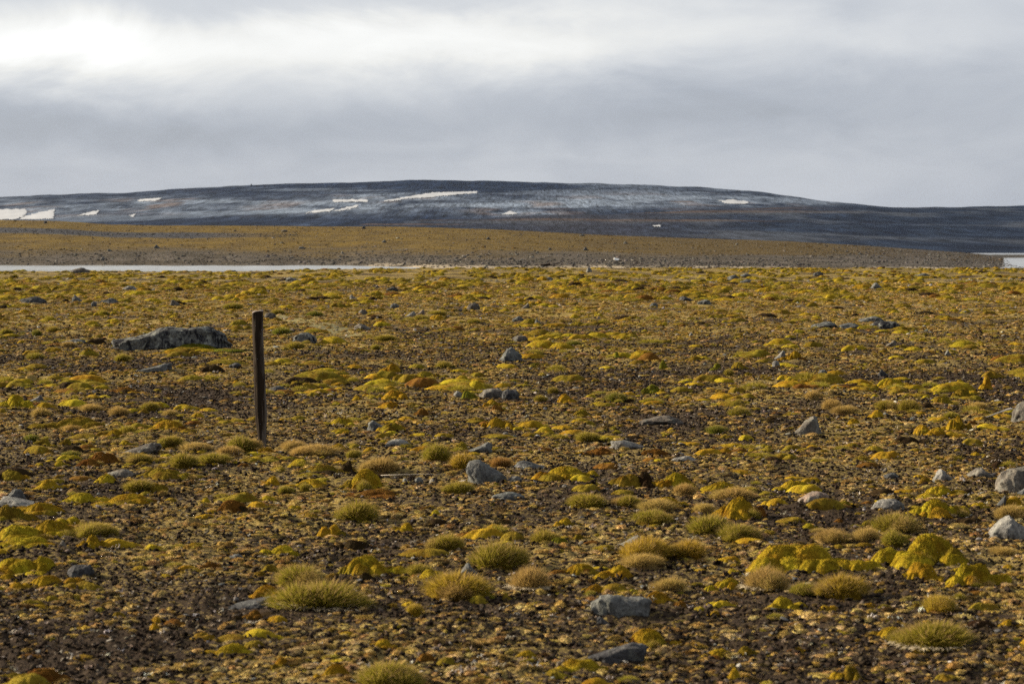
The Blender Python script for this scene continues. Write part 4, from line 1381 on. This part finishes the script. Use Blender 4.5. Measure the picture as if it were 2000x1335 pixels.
def place_mound(px, row, w, h, c, label=True):
    g = on_plain(px, row)
    ppm = FPX / g[1]
    W, H = w / ppm, h / ppm
    col, cn = CNAME[c]
    D = W * (0.62 if w > 70 else 0.75)
    rise = D * .40 * CAM_H / g[1]
    H = max(H * 0.55, H - rise * .8)
    rnd = random.Random(int(px * 7 + row))
    gy = g[1] + D * .42
    gz = float(ground_z(g[0], gy)) - 0.012
    if w <= 44:
        lib = MOSS_DOME if h / w > .5 else MOSS_MID
        o = add('moss_mound', lib[rnd.randrange(len(lib))], M['moss'], None, (g[0], gy, gz),
                (0, 0, rnd.choice((0, math.pi)) + rnd.uniform(-.25, .25)), (W * 1.06, D / .8, H), jit(col))
    else:
        # a big mound is a cluster of cushions grown into one another
        o = bpy.data.objects.new('moss_mound', None)
        COL.objects.link(o)
        o.location = (g[0], gy, gz)
        crest = rnd.uniform(-.25, .2)
        k = 4 + int(w > 70) + int(w > 100) * 3
        alt = {'L': (GOLD, OLIVE), 'G': (OLIVE, RUST), 'O': (GOLD, DMOSS), 'R': (DMOSS, GOLD), 'D': (RUST, OLIVE), 'S': (GOLD, STRAW), 'E': (OLIVE, LIME)}[c]
        for q in range(k):
            if q == 0:
                ux, uy, ww, hh, cc = crest * .7, 0.0, .78, 1.0, col
            else:
                t = (q - .5) / (k - 1)
                ux = -.46 + .92 * t + rnd.uniform(-.08, .08)
                uy = rnd.uniform(-.55, .25)
                ww = rnd.uniform(.34, .60)
                hh = rnd.uniform(.32, .74) * (1 - .45 * abs(ux - crest))
                cc = col if rnd.random() < .6 else alt[rnd.random() < .35]
            lib = (MOSS_BIG if ww * w > 55 else MOSS_MID) if q else (MOSS_BIG if w > 80 else MOSS_MID)
            add('moss_cushion', lib[rnd.randrange(len(lib))], M['moss'], o, (ux * W, uy * D, 0), (0, 0, rnd.uniform(-.5, .5) + rnd.choice((0, math.pi))),
                (ww * W, ww * D / .8 * 1.1, H * hh), jit(cc))
        if w > 75:
            for q in range(1 + int(w > 100) * 2):
                f = rnd.uniform(.22, .36)
                add('grass_fringe', BLADES[rnd.randrange(len(BLADES))], M['grass'], o, (rnd.uniform(-.1, .46) * W, -rnd.uniform(.1, .5) * D, -.01), (0, 0, rnd.uniform(0, 6.28)),
                    (f * W, f * W, H * rnd.uniform(.45, .75)), jit(TUFT['S' if rnd.random() < .55 else 'O'], .2))
    if label:
        tag(o, unique_label(f'{sizeword(w, h)}{cn} moss mound', px, row), 'moss mound', 'moss mounds on the plain')
    OCC.append((g[0], g[1] + D * .4, W * .42))
    return o


def place_tussock(px, row, w, h, c):
    skirt = c.endswith('*')
    col, cn = CNAME[c[0]]
    g = on_plain(px, row)
    ppm = FPX / g[1]
    W, H = w / ppm, h / ppm
    y = g[1] + W * .38
    e = bpy.data.objects.new('grass_tussock', None)
    e.empty_display_size = .05
    COL.objects.link(e)
    e.location = (g[0], y, float(ground_z(g[0], y)))
    e.rotation_euler = (0, 0, random.uniform(-.5, .5))
    pal = jit(TUFT[c[0]])
    dim = (W * 1.0, W * .95, H * 1.14)
    add('grass_blades', BLADES[random.randrange(len(BLADES))], M['grass'], e, scale=dim, color=pal)
    if w > 45:
        for _ in range(2 if w > 75 else 1):
            t = random.uniform(0, 6.28)
            f = random.uniform(.45, .72)
            add('grass_blades', BLADES[random.randrange(len(BLADES))], M['grass'], e, (.36 * W * math.cos(t), .3 * W * math.sin(t), 0), (0, 0, random.uniform(0, 6.28)),
                (W * f, W * f, H * 1.32 * f * random.uniform(.8, 1.15)), jit(TUFT['S'] if random.random() < .35 else TUFT[c[0]], .2))
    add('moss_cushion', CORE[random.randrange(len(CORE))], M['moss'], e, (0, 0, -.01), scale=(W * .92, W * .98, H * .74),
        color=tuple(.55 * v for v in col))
    if skirt:
        add('dead_skirt', SKIRT[random.randrange(len(SKIRT))], M['skirt'], e, scale=(W * 1.1, W * 1.1, H * 1.1))
    head = f'{sizeword(w, h)}{cn} grass tussock' + (' with pale skirt' if skirt else '')
    tag(e, unique_label(head, px, row), 'grass tussock', 'grass tussocks on the plain')
    OCC.append((g[0], y, W * .5))


mounds, tussocks = parse(MOUNDS), parse(TUSS)
for m_ in mounds:
    place_mound(*m_)
for t_ in tussocks:
    place_tussock(*t_)

# ---- further cushions scattered between the ones above
occ = np.array(OCC)


def free(x, y, r):
    return np.min(np.hypot(occ[:, 0] - x, occ[:, 1] - y) - occ[:, 2]) > r


def area(px, row):
    d = 'near' if row > 850 else 'middle' if row > 640 else 'far'
    s = 'left' if px < 667 else 'right' if px > 1333 else 'centre'
    return d, s


def to_px(x, y):
    return 1000 + x / y * FPX, HORIZON + CAM_H / y * FPX


LOWMOSS = [moss_mesh(s, 3, 350, 90, 24, 0.035, detail=.8, fine=.5) for s in range(90, 100)]
LOWBLADES = [blade_mesh(s, 480, .95, .020) for s in range(110, 115)]
for me in LOWMOSS:
    me.materials.append(M['moss'])
for me in LOWBLADES:
    me.materials.append(M['grass'])
far_cushions = []
count_m, count_t = len(mounds), len(tussocks)
NC = 46000
yy = np.sqrt(RNG.uniform(9.0 ** 2, 142.0 ** 2, NC))
xx = RNG.uniform(-.285, .285, NC) * (yy + 1)
keep = 0.46 + 0.06 * sstep(45, 100, yy)
yy[:7000] = np.sqrt(RNG.uniform(7.2 ** 2, 26.0 ** 2, 7000))
xx[:7000] = RNG.uniform(-.285, .285, 7000) * (yy[:7000] + 1)
keep = 0.46 + 0.06 * sstep(45, 100, yy)
ok = RNG.uniform(0, 1, NC) < keep * (0.10 + 1.0 * cover_mask(xx, yy)) * sstep(-.12, .22, fbm(xx / 1.3, yy / (1.0 + yy / 30), 0, 131, 3) + RNG.uniform(-.12, .12, NC))
ok &= (yy < plain_edge(xx / yy) + 2) & (silt_mask(xx, yy) < .3)
xx, yy = xx[ok], yy[ok]
order = np.argsort(yy)
xx, yy = xx[order], yy[order]
zz = ground_z(xx, yy)
pp = fbm(xx / 6, yy / 10, 0, 130, 3)
for x, y, zg, pt in zip(xx.tolist(), yy.tolist(), zz.tolist(), pp.tolist()):
    near = y < 24
    w = random.uniform(.05, .07 + .16 * random.random() ** 1.3) if near else random.uniform(.08, .12 + .30 * random.random()) if y < 60 else random.uniform(.14, .48) * (1 if y < 95 else .75)
    if not free(x, y, w * .3):
        continue
    q = random.random()
    if pt > 0.12 and y > 25:
        c = LIME if q < .42 else GOLD if q < .52 else OLIVE
    else:
        c = GOLD if q < .18 else OLIVE if q < .66 else RUST if q < .71 else LIME if q < .9 else DMOSS
    grassy = random.random() < (.22 if y > 22 else .12)
    ex = random.uniform(1.0, 1.9)
    hh = w * random.uniform(.15, .36) * (1.25 if grassy else 1)
    px, row = to_px(x, y)
    vis = -30 < px < 2030 and row < 1345
    d, s = area(px, row)
    z = zg
    rz = random.uniform(0, 6.28)
    if grassy and vis and count_t < 300:
        count_t += 1
        o = add('grass_tussock', LOWBLADES[random.randrange(5)], M['grass'], None, (x, y, z - .005), (0, 0, rz), (w * 1.1, w, hh * 1.3), jit(TUFT['O']))
        tag(o, minor_label('minor olive grass tuft', px, row), 'grass tussock', 'grass tussocks on the plain')
    elif vis and count_m < 300 and not grassy:
        count_m += 1
        nm = {LIME: 'lime yellow', GOLD: 'golden', OLIVE: 'olive', RUST: 'rusty', DMOSS: 'dark brown'}[c]
        o = add('moss_mound', LOWMOSS[random.randrange(10)], M['moss'], None, (x, y, z - .008), (0, 0, rz % .7 - .35 + (math.pi if rz > 3 else 0)), (w * ex, w, hh), jit(c))
        tag(o, minor_label(f'minor {nm} moss cushion', px, row), 'moss mound', 'moss mounds on the plain')
    else:
        far_cushions.append((x, y, z - .008, w * (1 if grassy else ex), hh, rz % .7 - .35 + (math.pi if rz > 3 else 0), jit(TUFT['O']) if grassy else jit(c if y < 30 else tuple(.84 * v for v in c)), grassy))

# ------------------------------------------------------------------ uncountable ground cover
def scatter(name, label, cat, meshes, mat, P, S, Rz, C, idx, tilt=0.0):
    """one object of many small pieces, set out by geometry nodes"""
    col = bpy.data.collections.new(name + '_pieces')
    for i, me in enumerate(meshes):
        if not me.materials:
            me.materials.append(mat)
        o = bpy.data.objects.new('%s_piece_%02d' % (name, i), me)
        col.objects.link(o)
    n = len(P)
    me = bpy.data.meshes.new(name)
    me.vertices.add(n)
    me.vertices.foreach_set('co', np.asarray(P, np.float32).ravel())
    a = me.attributes.new('scl', 'FLOAT_VECTOR', 'POINT')
    a.data.foreach_set('vector', np.asarray(S, np.float32).ravel())
    R = np.zeros((n, 3), np.float32)
    R[:, 2] = Rz
    if tilt:
        R[:, :2] = RNG.normal(0, tilt, (n, 2))
    a = me.attributes.new('rot', 'FLOAT_VECTOR', 'POINT')
    a.data.foreach_set('vector', R.ravel())
    a = me.attributes.new('col', 'FLOAT_COLOR', 'POINT')
    a.data.foreach_set('color', np.concatenate([np.asarray(C, np.float32), np.ones((n, 1), np.float32)], 1).ravel())
    a = me.attributes.new('idx', 'INT', 'POINT')
    a.data.foreach_set('value', np.asarray(idx, np.int32))
    o = bpy.data.objects.new(name, me)
    COL.objects.link(o)
    tag(o, label, cat, kind='stuff')
    ng = bpy.data.node_groups.new(name, 'GeometryNodeTree')
    ng.interface.new_socket('Geometry', in_out='INPUT', socket_type='NodeSocketGeometry')
    ng.interface.new_socket('Geometry', in_out='OUTPUT', socket_type='NodeSocketGeometry')
    gi, go = ng.nodes.new('NodeGroupInput'), ng.nodes.new('NodeGroupOutput')
    ci = ng.nodes.new('GeometryNodeCollectionInfo')
    ci.inputs['Collection'].default_value = col
    ci.inputs['Separate Children'].default_value = True
    ci.inputs['Reset Children'].default_value = True
    ip = ng.nodes.new('GeometryNodeInstanceOnPoints')
    ip.inputs['Pick Instance'].default_value = True

    def attr(nm, ty):
        q = ng.nodes.new('GeometryNodeInputNamedAttribute')
        q.data_type = ty
        q.inputs['Name'].default_value = nm
        return next(s for s in q.outputs if s.enabled and s.name == 'Attribute')
    L = ng.links.new
    L(gi.outputs[0], ip.inputs['Points'])
    L(ci.outputs[0], ip.inputs['Instance'])
    L(attr('idx', 'INT'), ip.inputs['Instance Index'])
    L(attr('rot', 'FLOAT_VECTOR'), ip.inputs['Rotation'])
    L(attr('scl', 'FLOAT_VECTOR'), ip.inputs['Scale'])
    L(ip.outputs[0], go.inputs[0])
    md = o.modifiers.new('pieces', 'NODES')
    md.node_group = ng
    return o


def sample(n, y0, y1, power=2.0, half=.29):
    """points on the plain; power 2 = even per ground area, 0 = even per doubling of distance"""
    u = RNG.uniform(0, 1, n)
    y = (y0 ** power + u * (y1 ** power - y0 ** power)) ** (1 / power) if power else y0 * (y1 / y0) ** u
    x = RNG.uniform(-half, half, n) * (y + 1.5)
    return x, y


def relief(x, y):
    """soil relief as in the ground sheet"""
    f1 = sstep(30, 12, y)
    c = np.abs(perlin(x / .085, y / .085, 0, 14)) * .032 * f1 + np.abs(perlin(x / .035, y / .035, 0, 15)) * .013 * sstep(16, 9, y)
    h = np.maximum(0, perlin(x / .42, y / .42, 0, 16)) ** 1.5 * .07 * (.4 + cover_mask(x, y))
    s = silt_mask(x, y)
    return ground_z(x, y) + (c + h) * (1 - s) - .02


def pal(n, cols, weights, jitter=.18):
    cols = np.array(cols)
    k = RNG.choice(len(cols), n, p=np.array(weights) / sum(weights))
    c = cols[k] * (1 + RNG.uniform(-jitter, jitter, (n, 1))) * (1 + RNG.uniform(-.07, .07, (n, 3)))
    return c


# small moss and lichen flecks
FLECK = [moss_mesh(s, 4 + s % 3, 260, 36, 11, .20, detail=2.4) for s in range(140, 148)]
n = 480000
x, y = sample(n, 6.5, 90, 0.45)
ok = (RNG.uniform(0, 1, n) < 0.06 + 1.25 * np.clip(cover_mask(x, y) - .22, 0, 1)) & (silt_mask(x, y) < RNG.uniform(.2, 1.3, n))
clump = fbm(x / .9, y / 1.0, 0, 140, 4, .6)
ok &= clump > RNG.uniform(-.42, .22, n)
x, y = x[ok], y[ok]
n = len(x)
sz = np.minimum(RNG.lognormal(0, .42, n), 2.6) * (.019 + .0008 * y)
z = relief(x, y)
tone = sstep(10, 40, y + 8 * fbm(x / 5, y / 8, 0, 141, 2))
C = pal(n, [(.56, .425, .165), (.48, .355, .105), (.34, .245, .070), (.52, .41, .20), (.13, .092, .036)], [4.5, 4, 3, 2, 2.5])
C2 = pal(n, [(.40, .29, .055), (.23, .185, .025), (.43, .315, .10), (.21, .145, .045), (.34, .275, .04)], [3, 4, 5, 3, 2])
C = np.where((RNG.uniform(0, 1, n) < .12 + .5 * tone)[:, None], C2, C)
S = np.stack([sz * RNG.uniform(.9, 1.6, n), sz * RNG.uniform(.7, 1.2, n), sz * RNG.uniform(.14, .32, n)], -1)
scatter('moss_flecks', 'ochre flecks of dry moss and lichen dotted all over the soil', 'moss', FLECK, M['moss_i'],
        np.stack([x, y, z - .003], -1), S, RNG.uniform(0, 6.28, n), C, RNG.integers(0, len(FLECK), n))

# soil crumbs
CLOD = [lump_mesh('soil_clod', s, 2, 1.0, 1, .7) for s in range(1, 7)]
n = 300000
x, y = sample(n, 6.0, 55, .5)
ok = (RNG.uniform(0, 1, n) < (1.1 - .6 * cover_mask(x, y)) * sstep(55, 18, y)) & (silt_mask(x, y) < .3)
x, y = x[ok], y[ok]
n = len(x)
sz = np.minimum(RNG.lognormal(0, .42, n), 2.2) * (.0085 + .00042 * y)
z = relief(x, y)
C = pal(n, [(.009, .006, .0045), (.017, .012, .0085), (.032, .023, .0165), (.085, .069, .056)], [4, 4, 3, .8])
S = np.stack([sz, sz * RNG.uniform(.7, 1.3, n), sz * RNG.uniform(.5, .95, n)], -1)
scatter('soil_crumbs', 'dark brown crumbs of soil covering the bare ground', 'soil', CLOD, M['clod'],
        np.stack([x, y, z + sz * .12], -1), S, RNG.uniform(0, 6.28, n), C, RNG.integers(0, len(CLOD), n), .4)

# pebbles and pale lichen curls
PEB = [lump_mesh('pebble', s, 2, .25, 6, .6) for s in range(11, 17)]
n = 12000
x, y = sample(n, 6.0, 100, .8)
sz = np.minimum(RNG.lognormal(0, .5, n), 3) * (.011 + .0007 * y)
C = pal(n, [(.11, .105, .10), (.17, .158, .146), (.065, .065, .068), (.30, .28, .26)], [4, 2, 3, 1.0])
S = np.stack([sz, sz * RNG.uniform(.7, 1.2, n), sz * RNG.uniform(.4, .7, n)], -1)
scatter('pebbles', 'small grey pebbles strewn over the soil', 'gravel', PEB, M['rock_i'],
        np.stack([x, y, relief(x, y) + sz * .05], -1), S, RNG.uniform(0, 6.28, n), C, RNG.integers(0, len(PEB), n), .3)


def curl_mesh(seed):
    r = np.random.default_rng(seed)
    v, f = [], []
    for k in range(5):
        p = np.array([r.uniform(-.3, .3), r.uniform(-.3, .3), 0.0])
        d = r.uniform(0, 6.28)
        for i in range(6):
            w = .05 * (1 - i / 7)
            s = np.array([-math.sin(d), math.cos(d), 0.3]) * w
            v += [p - s, p + s]
            if i:
                b = len(v) - 4
                f.append((b, b + 1, b + 3, b + 2))
            d += r.normal(0.25, .4)
            p = p + np.array([math.cos(d), math.sin(d), 1.2 * math.cos(i * .7)]) * .13
    return new_mesh('lichen_curl', v, f, True)


m_l, p_l, _, T_l = material('pale_litter')
T_l[1](own_colour(T_l, True), p_l.inputs['Base Color'])
CURL = [curl_mesh(s) for s in range(6)]
n = 7000
x, y = sample(n, 6.0, 28, 1.0)
ok = fbm(x / .8, y / .8, 0, 150, 2) > 0.0
x, y = x[ok], y[ok]
n = len(x)
sz = RNG.lognormal(0, .3, n) * .026
C = pal(n, [(.34, .30, .25), (.28, .22, .16), (.42, .40, .37)], [2, 3, 1])
scatter('lichen_litter', 'pale curls of dead lichen and grass on the soil', 'litter', CURL, m_l,
        np.stack([x, y, relief(x, y) + .006], -1), np.stack([sz] * 3, -1), RNG.uniform(0, 6.28, n), C, RNG.integers(0, 6, n), .3)

# the mass of cushions on the far half of the plain
CUSH = [moss_mesh(s, 3, 160, 44, 13, .05, detail=.8) for s in range(160, 170)]
TUF = [blade_mesh(s, 260, .95, .03) for s in range(170, 174)]
for me in CUSH:
    me.materials.append(M['moss_i'])
for me in TUF:
    me.materials.append(M['grass_i'])
for grassy, meshes, nm, lab in ((False, CUSH, 'far_moss_cushions', 'mass of tiny lime, gold and olive moss cushions over the far plain'),
                                (True, TUF, 'far_grass_tufts', 'mass of tiny olive grass tufts over the far plain')):
    sel = [c for c in far_cushions if c[7] == grassy]
    if not sel:
        continue
    A = np.array([c[:6] for c in sel])
    scatter(nm, lab, 'moss' if not grassy else 'grass', meshes, None, A[:, :3], np.stack([A[:, 3], A[:, 3] * .75, A[:, 4]], -1), A[:, 5],
            np.array([c[6] for c in sel]), RNG.integers(0, len(meshes), len(sel)))

# ------------------------------------------------------------------ far bank: stones, board, driftwood, gravel; cairn on the skyline
BANK_STONES = [(88, 436, 8, 5, DARK, 'dark stone on the left crest of the far bank'), (215, 491, 13, 6, GREY, 'grey stone on the gravel edge of the far bank at left'),
               (305, 485, 16, 8, GREY, 'humped grey stone on the far bank above the water'), (200, 509, 9, 9, PALE, 'pale pointed stone on the shingle above the water'),
               (589, 486, 14, 5, GREY, 'flat grey stone midway up the far bank'), (670, 496, 9, 6, PALE, 'pale stone low on the far bank left of centre'),
               (840, 512, 10, 7, PALE, 'pale stone near the right end of the water strip'), (710, 447, 8, 6, DARK, 'dark stone on the crest of the far bank'),
               (555, 453, 14, 5, BROWN, 'brown low stone near the crest of the far bank'), (460, 452, 8, 4, DARK, 'small dark stone near the crest, left of another'),
               (954, 468, 12, 6, DARK, 'dark stone high on the middle of the far bank'), (750, 474, 9, 6, GREY, 'grey stone on the upper slope of the far bank'),
               (1137, 461, 12, 4, BLUE, 'bluish flat stone near the crest right of centre'), (1224, 476, 14, 5, GREY, 'grey flat stone on the bank right of centre'),
               (1144, 489, 13, 8, DARK, 'biggest dark stone on the far bank, right of centre'), (1074, 488, 8, 5, GREY, 'grey stone left of the biggest dark bank stone'),
               (1050, 494, 7, 4, GREY, 'small grey stone low on the far bank at centre'), (1149, 520, 10, 6, BROWN, 'brown stone on the sandy shore behind the plain'),
               (1440, 478, 8, 4, GREY, 'small grey stone on the right slope of the far bank'), (1680, 497, 9, 4, GREY, 'grey stone on the low right end of the bank')]
for i, (px, row, w, h, c, lab) in enumerate(BANK_STONES):
    g = cast(bank_z, px, row, 160, 335)
    if g is None:
        g = cast(bank_z, px, row + 3, 160, 335)
    if g is None:
        continue
    ppm = FPX / g[1]
    W, H = w / ppm, h / ppm
    base = PROFILE[['dome', 'wedge_l', 'pyr', 'slab'][i % 4]]
    me = rock_mesh(W, lambda u: base(u) * H, W * .7, 700 + i)
    o = add('bank_stone', me, M['rock'], loc=(g[0], g[1], float(bank_z(g[0] / g[1], g[1])) - .03), color=c)
    tag(o, lab, 'stone', 'stones on the far bank')

# shingle along the water and the right spit
SH = [lump_mesh('shingle', s, 1, .25, 4, .6) for s in range(31, 36)]
n = 7000
a = RNG.uniform(-.30, .27, n)
ys = bank_shore(a)
s = np.abs(RNG.normal(0, .11, n)) + .004
s = np.where(a > .14, np.abs(RNG.normal(.35, .35, n)), s)
s = np.where(RNG.uniform(0, 1, n) < .22, RNG.uniform(0, 1, n), s)
band = (a < -.10) & (RNG.uniform(0, 1, n) < .35)
s = np.where(band, RNG.normal(.59, .05, n), s)
y = ys + s * (BANK_Y - ys)
z = bank_z(a, y)
ok = (z > WATER - .05) & (y < BANK_Y)
a, y, z = a[ok], y[ok], z[ok]
n = len(a)
sz = np.minimum(RNG.lognormal(0, .45, n), 3) * .19
C = pal(n, [(.055, .050, .046), (.075, .069, .063), (.036, .035, .036), (.15, .14, .128)], [4, 2, 4, .6])
scatter('shingle', 'grey shingle along the shore and slope of the far bank', 'gravel', SH, M['rock_i'], np.stack([a * y, y, z + .02], -1),
        np.stack([sz, sz, sz * .7], -1), RNG.uniform(0, 6.28, n), C, RNG.integers(0, 5, n))
# low ochre grass on the bank
n = 7000
a = RNG.uniform(-.30, .24, n)
y = RNG.uniform(205, BANK_Y - 1, n)
s = (y - bank_shore(a)) / (BANK_Y - bank_shore(a))
ok = (s + .15 * fbm(a * y / 14, y / 22, 0, 60, 4) > .20) & ~((a < -.12) & (np.abs(s - .59) < .10))
a, y = a[ok], y[ok]
n = len(a)
sz = RNG.lognormal(0, .35, n) * .20
C = pal(n, [(.11, .07, .015), (.095, .062, .015), (.08, .053, .016), (.06, .042, .016)], [3, 3, 2, 1.5]) * (1 - .40 * sstep(-.05, .12, a))[:, None]
scatter('bank_grass', 'low ochre grass tufts over the far bank', 'grass', CUSH[:5], M['moss_i'], np.stack([a * y, y, bank_z(a, y) - .01], -1),
        np.stack([sz, sz, sz * RNG.uniform(.12, .25, n)], -1), RNG.uniform(0, 6.28, n), C, RNG.integers(0, 5, n))


def board():
    g = cast(bank_z, 1204, 509, 160, 335)
    bm = bmesh.new()
    bmesh.ops.create_cube(bm, size=1)
    for v in bm.verts:
        v.co = Vector((v.co.x * .5 * (1 - .1 * v.co.z), v.co.y * .06, v.co.z * .26 + .05 * v.co.x))
    bmesh.ops.bevel(bm, geom=bm.edges[:], offset=.012, segments=2, affect='EDGES')
    me = bpy.data.meshes.new('board')
    bm.to_mesh(me)
    bm.free()
    m, p, out, T = material('white_board')
    p.inputs['Base Color'].default_value = (.75, .74, .70, 1)
    o = add('white_board', me, m, loc=(g[0], g[1], g[2] + .12), rot=(math.radians(-38), math.radians(16), .3))
    tag(o, 'tiny white board lying on the far bank right of centre', 'board')


board()


def driftwood():
    g = cast(bank_z, 1075, 519.5, 150, 335)
    n, ns = 14, 8
    v, f = [], []
    for i in range(n):
        t = i / (n - 1)
        for k in range(ns):
            q = 2 * math.pi * k / ns
            r = .11 * (1 - .55 * t) * (1 + .2 * math.sin(q * 2 + i))
            v.append((t * 1.7 - .8, .15 * math.sin(t * 4) + r * math.cos(q), .10 + .30 * t ** 2 + r * math.sin(q)))
    for i in range(n - 1):
        for k in range(ns):
            f.append((i * ns + k, i * ns + (k + 1) % ns, (i + 1) * ns + (k + 1) % ns, (i + 1) * ns + k))
    f += [tuple(range(ns))[::-1], tuple(range((n - 1) * ns, n * ns))]
    o = add('driftwood_log', new_mesh('driftwood_log', v, f, True), M['wood'], loc=(g[0], g[1], g[2] - .03))
    tag(o, 'small dark driftwood log on the sandy shore behind the plain', 'log')


driftwood()


def cairn():
    a = (492 - 1000) / FPX
    y = HILL_Y - 30
    e = bpy.data.objects.new('stone_cairn', None)
    COL.objects.link(e)
    e.location = (a * y, y, float(hill_z(a, y)) - .2)
    r = random.Random(4)
    lib = [lump_mesh('cairn_stone', s, 2, .25, 5, .65) for s in range(51, 55)]
    for lv, (cnt, rad) in enumerate(((7, 1.0), (6, .8), (5, .55), (3, .32), (1, 0))):
        for k in range(cnt):
            t = 2 * math.pi * k / cnt + lv
            add('cairn_stone', lib[r.randrange(4)], M['rock'], e, (rad * math.cos(t), rad * math.sin(t), .35 + lv * .55), (r.uniform(-.2, .2), 0, r.uniform(0, 6)),
                (1.05, .95, 1.05), DARK)
    tag(e, 'tiny stone cairn on the skyline of the dark hill', 'cairn')


cairn()


def haze():
    bm = bmesh.new()
    bmesh.ops.create_cube(bm, size=1)
    for v in bm.verts:
        v.co = Vector((v.co.x * 12400, v.co.y * 12400, 44 + v.co.z * 102))
    me = bpy.data.meshes.new('haze')
    bm.to_mesh(me)
    bm.free()
    m = bpy.data.materials.new('haze_air')
    m.use_nodes = True
    t = m.node_tree
    t.nodes.clear()
    out = t.nodes.new('ShaderNodeOutputMaterial')
    v = t.nodes.new('ShaderNodeVolumePrincipled')
    v.inputs['Color'].default_value = (.42, .62, 1.0, 1)
    v.inputs['Density'].default_value = 0.6e-5
    v.inputs['Anisotropy'].default_value = 0.1
    t.links.new(v.outputs[0], out.inputs['Volume'])
    tag(add('haze', me, m), 'thin blue air between the plain and the far hill', 'haze', kind='stuff')


haze()
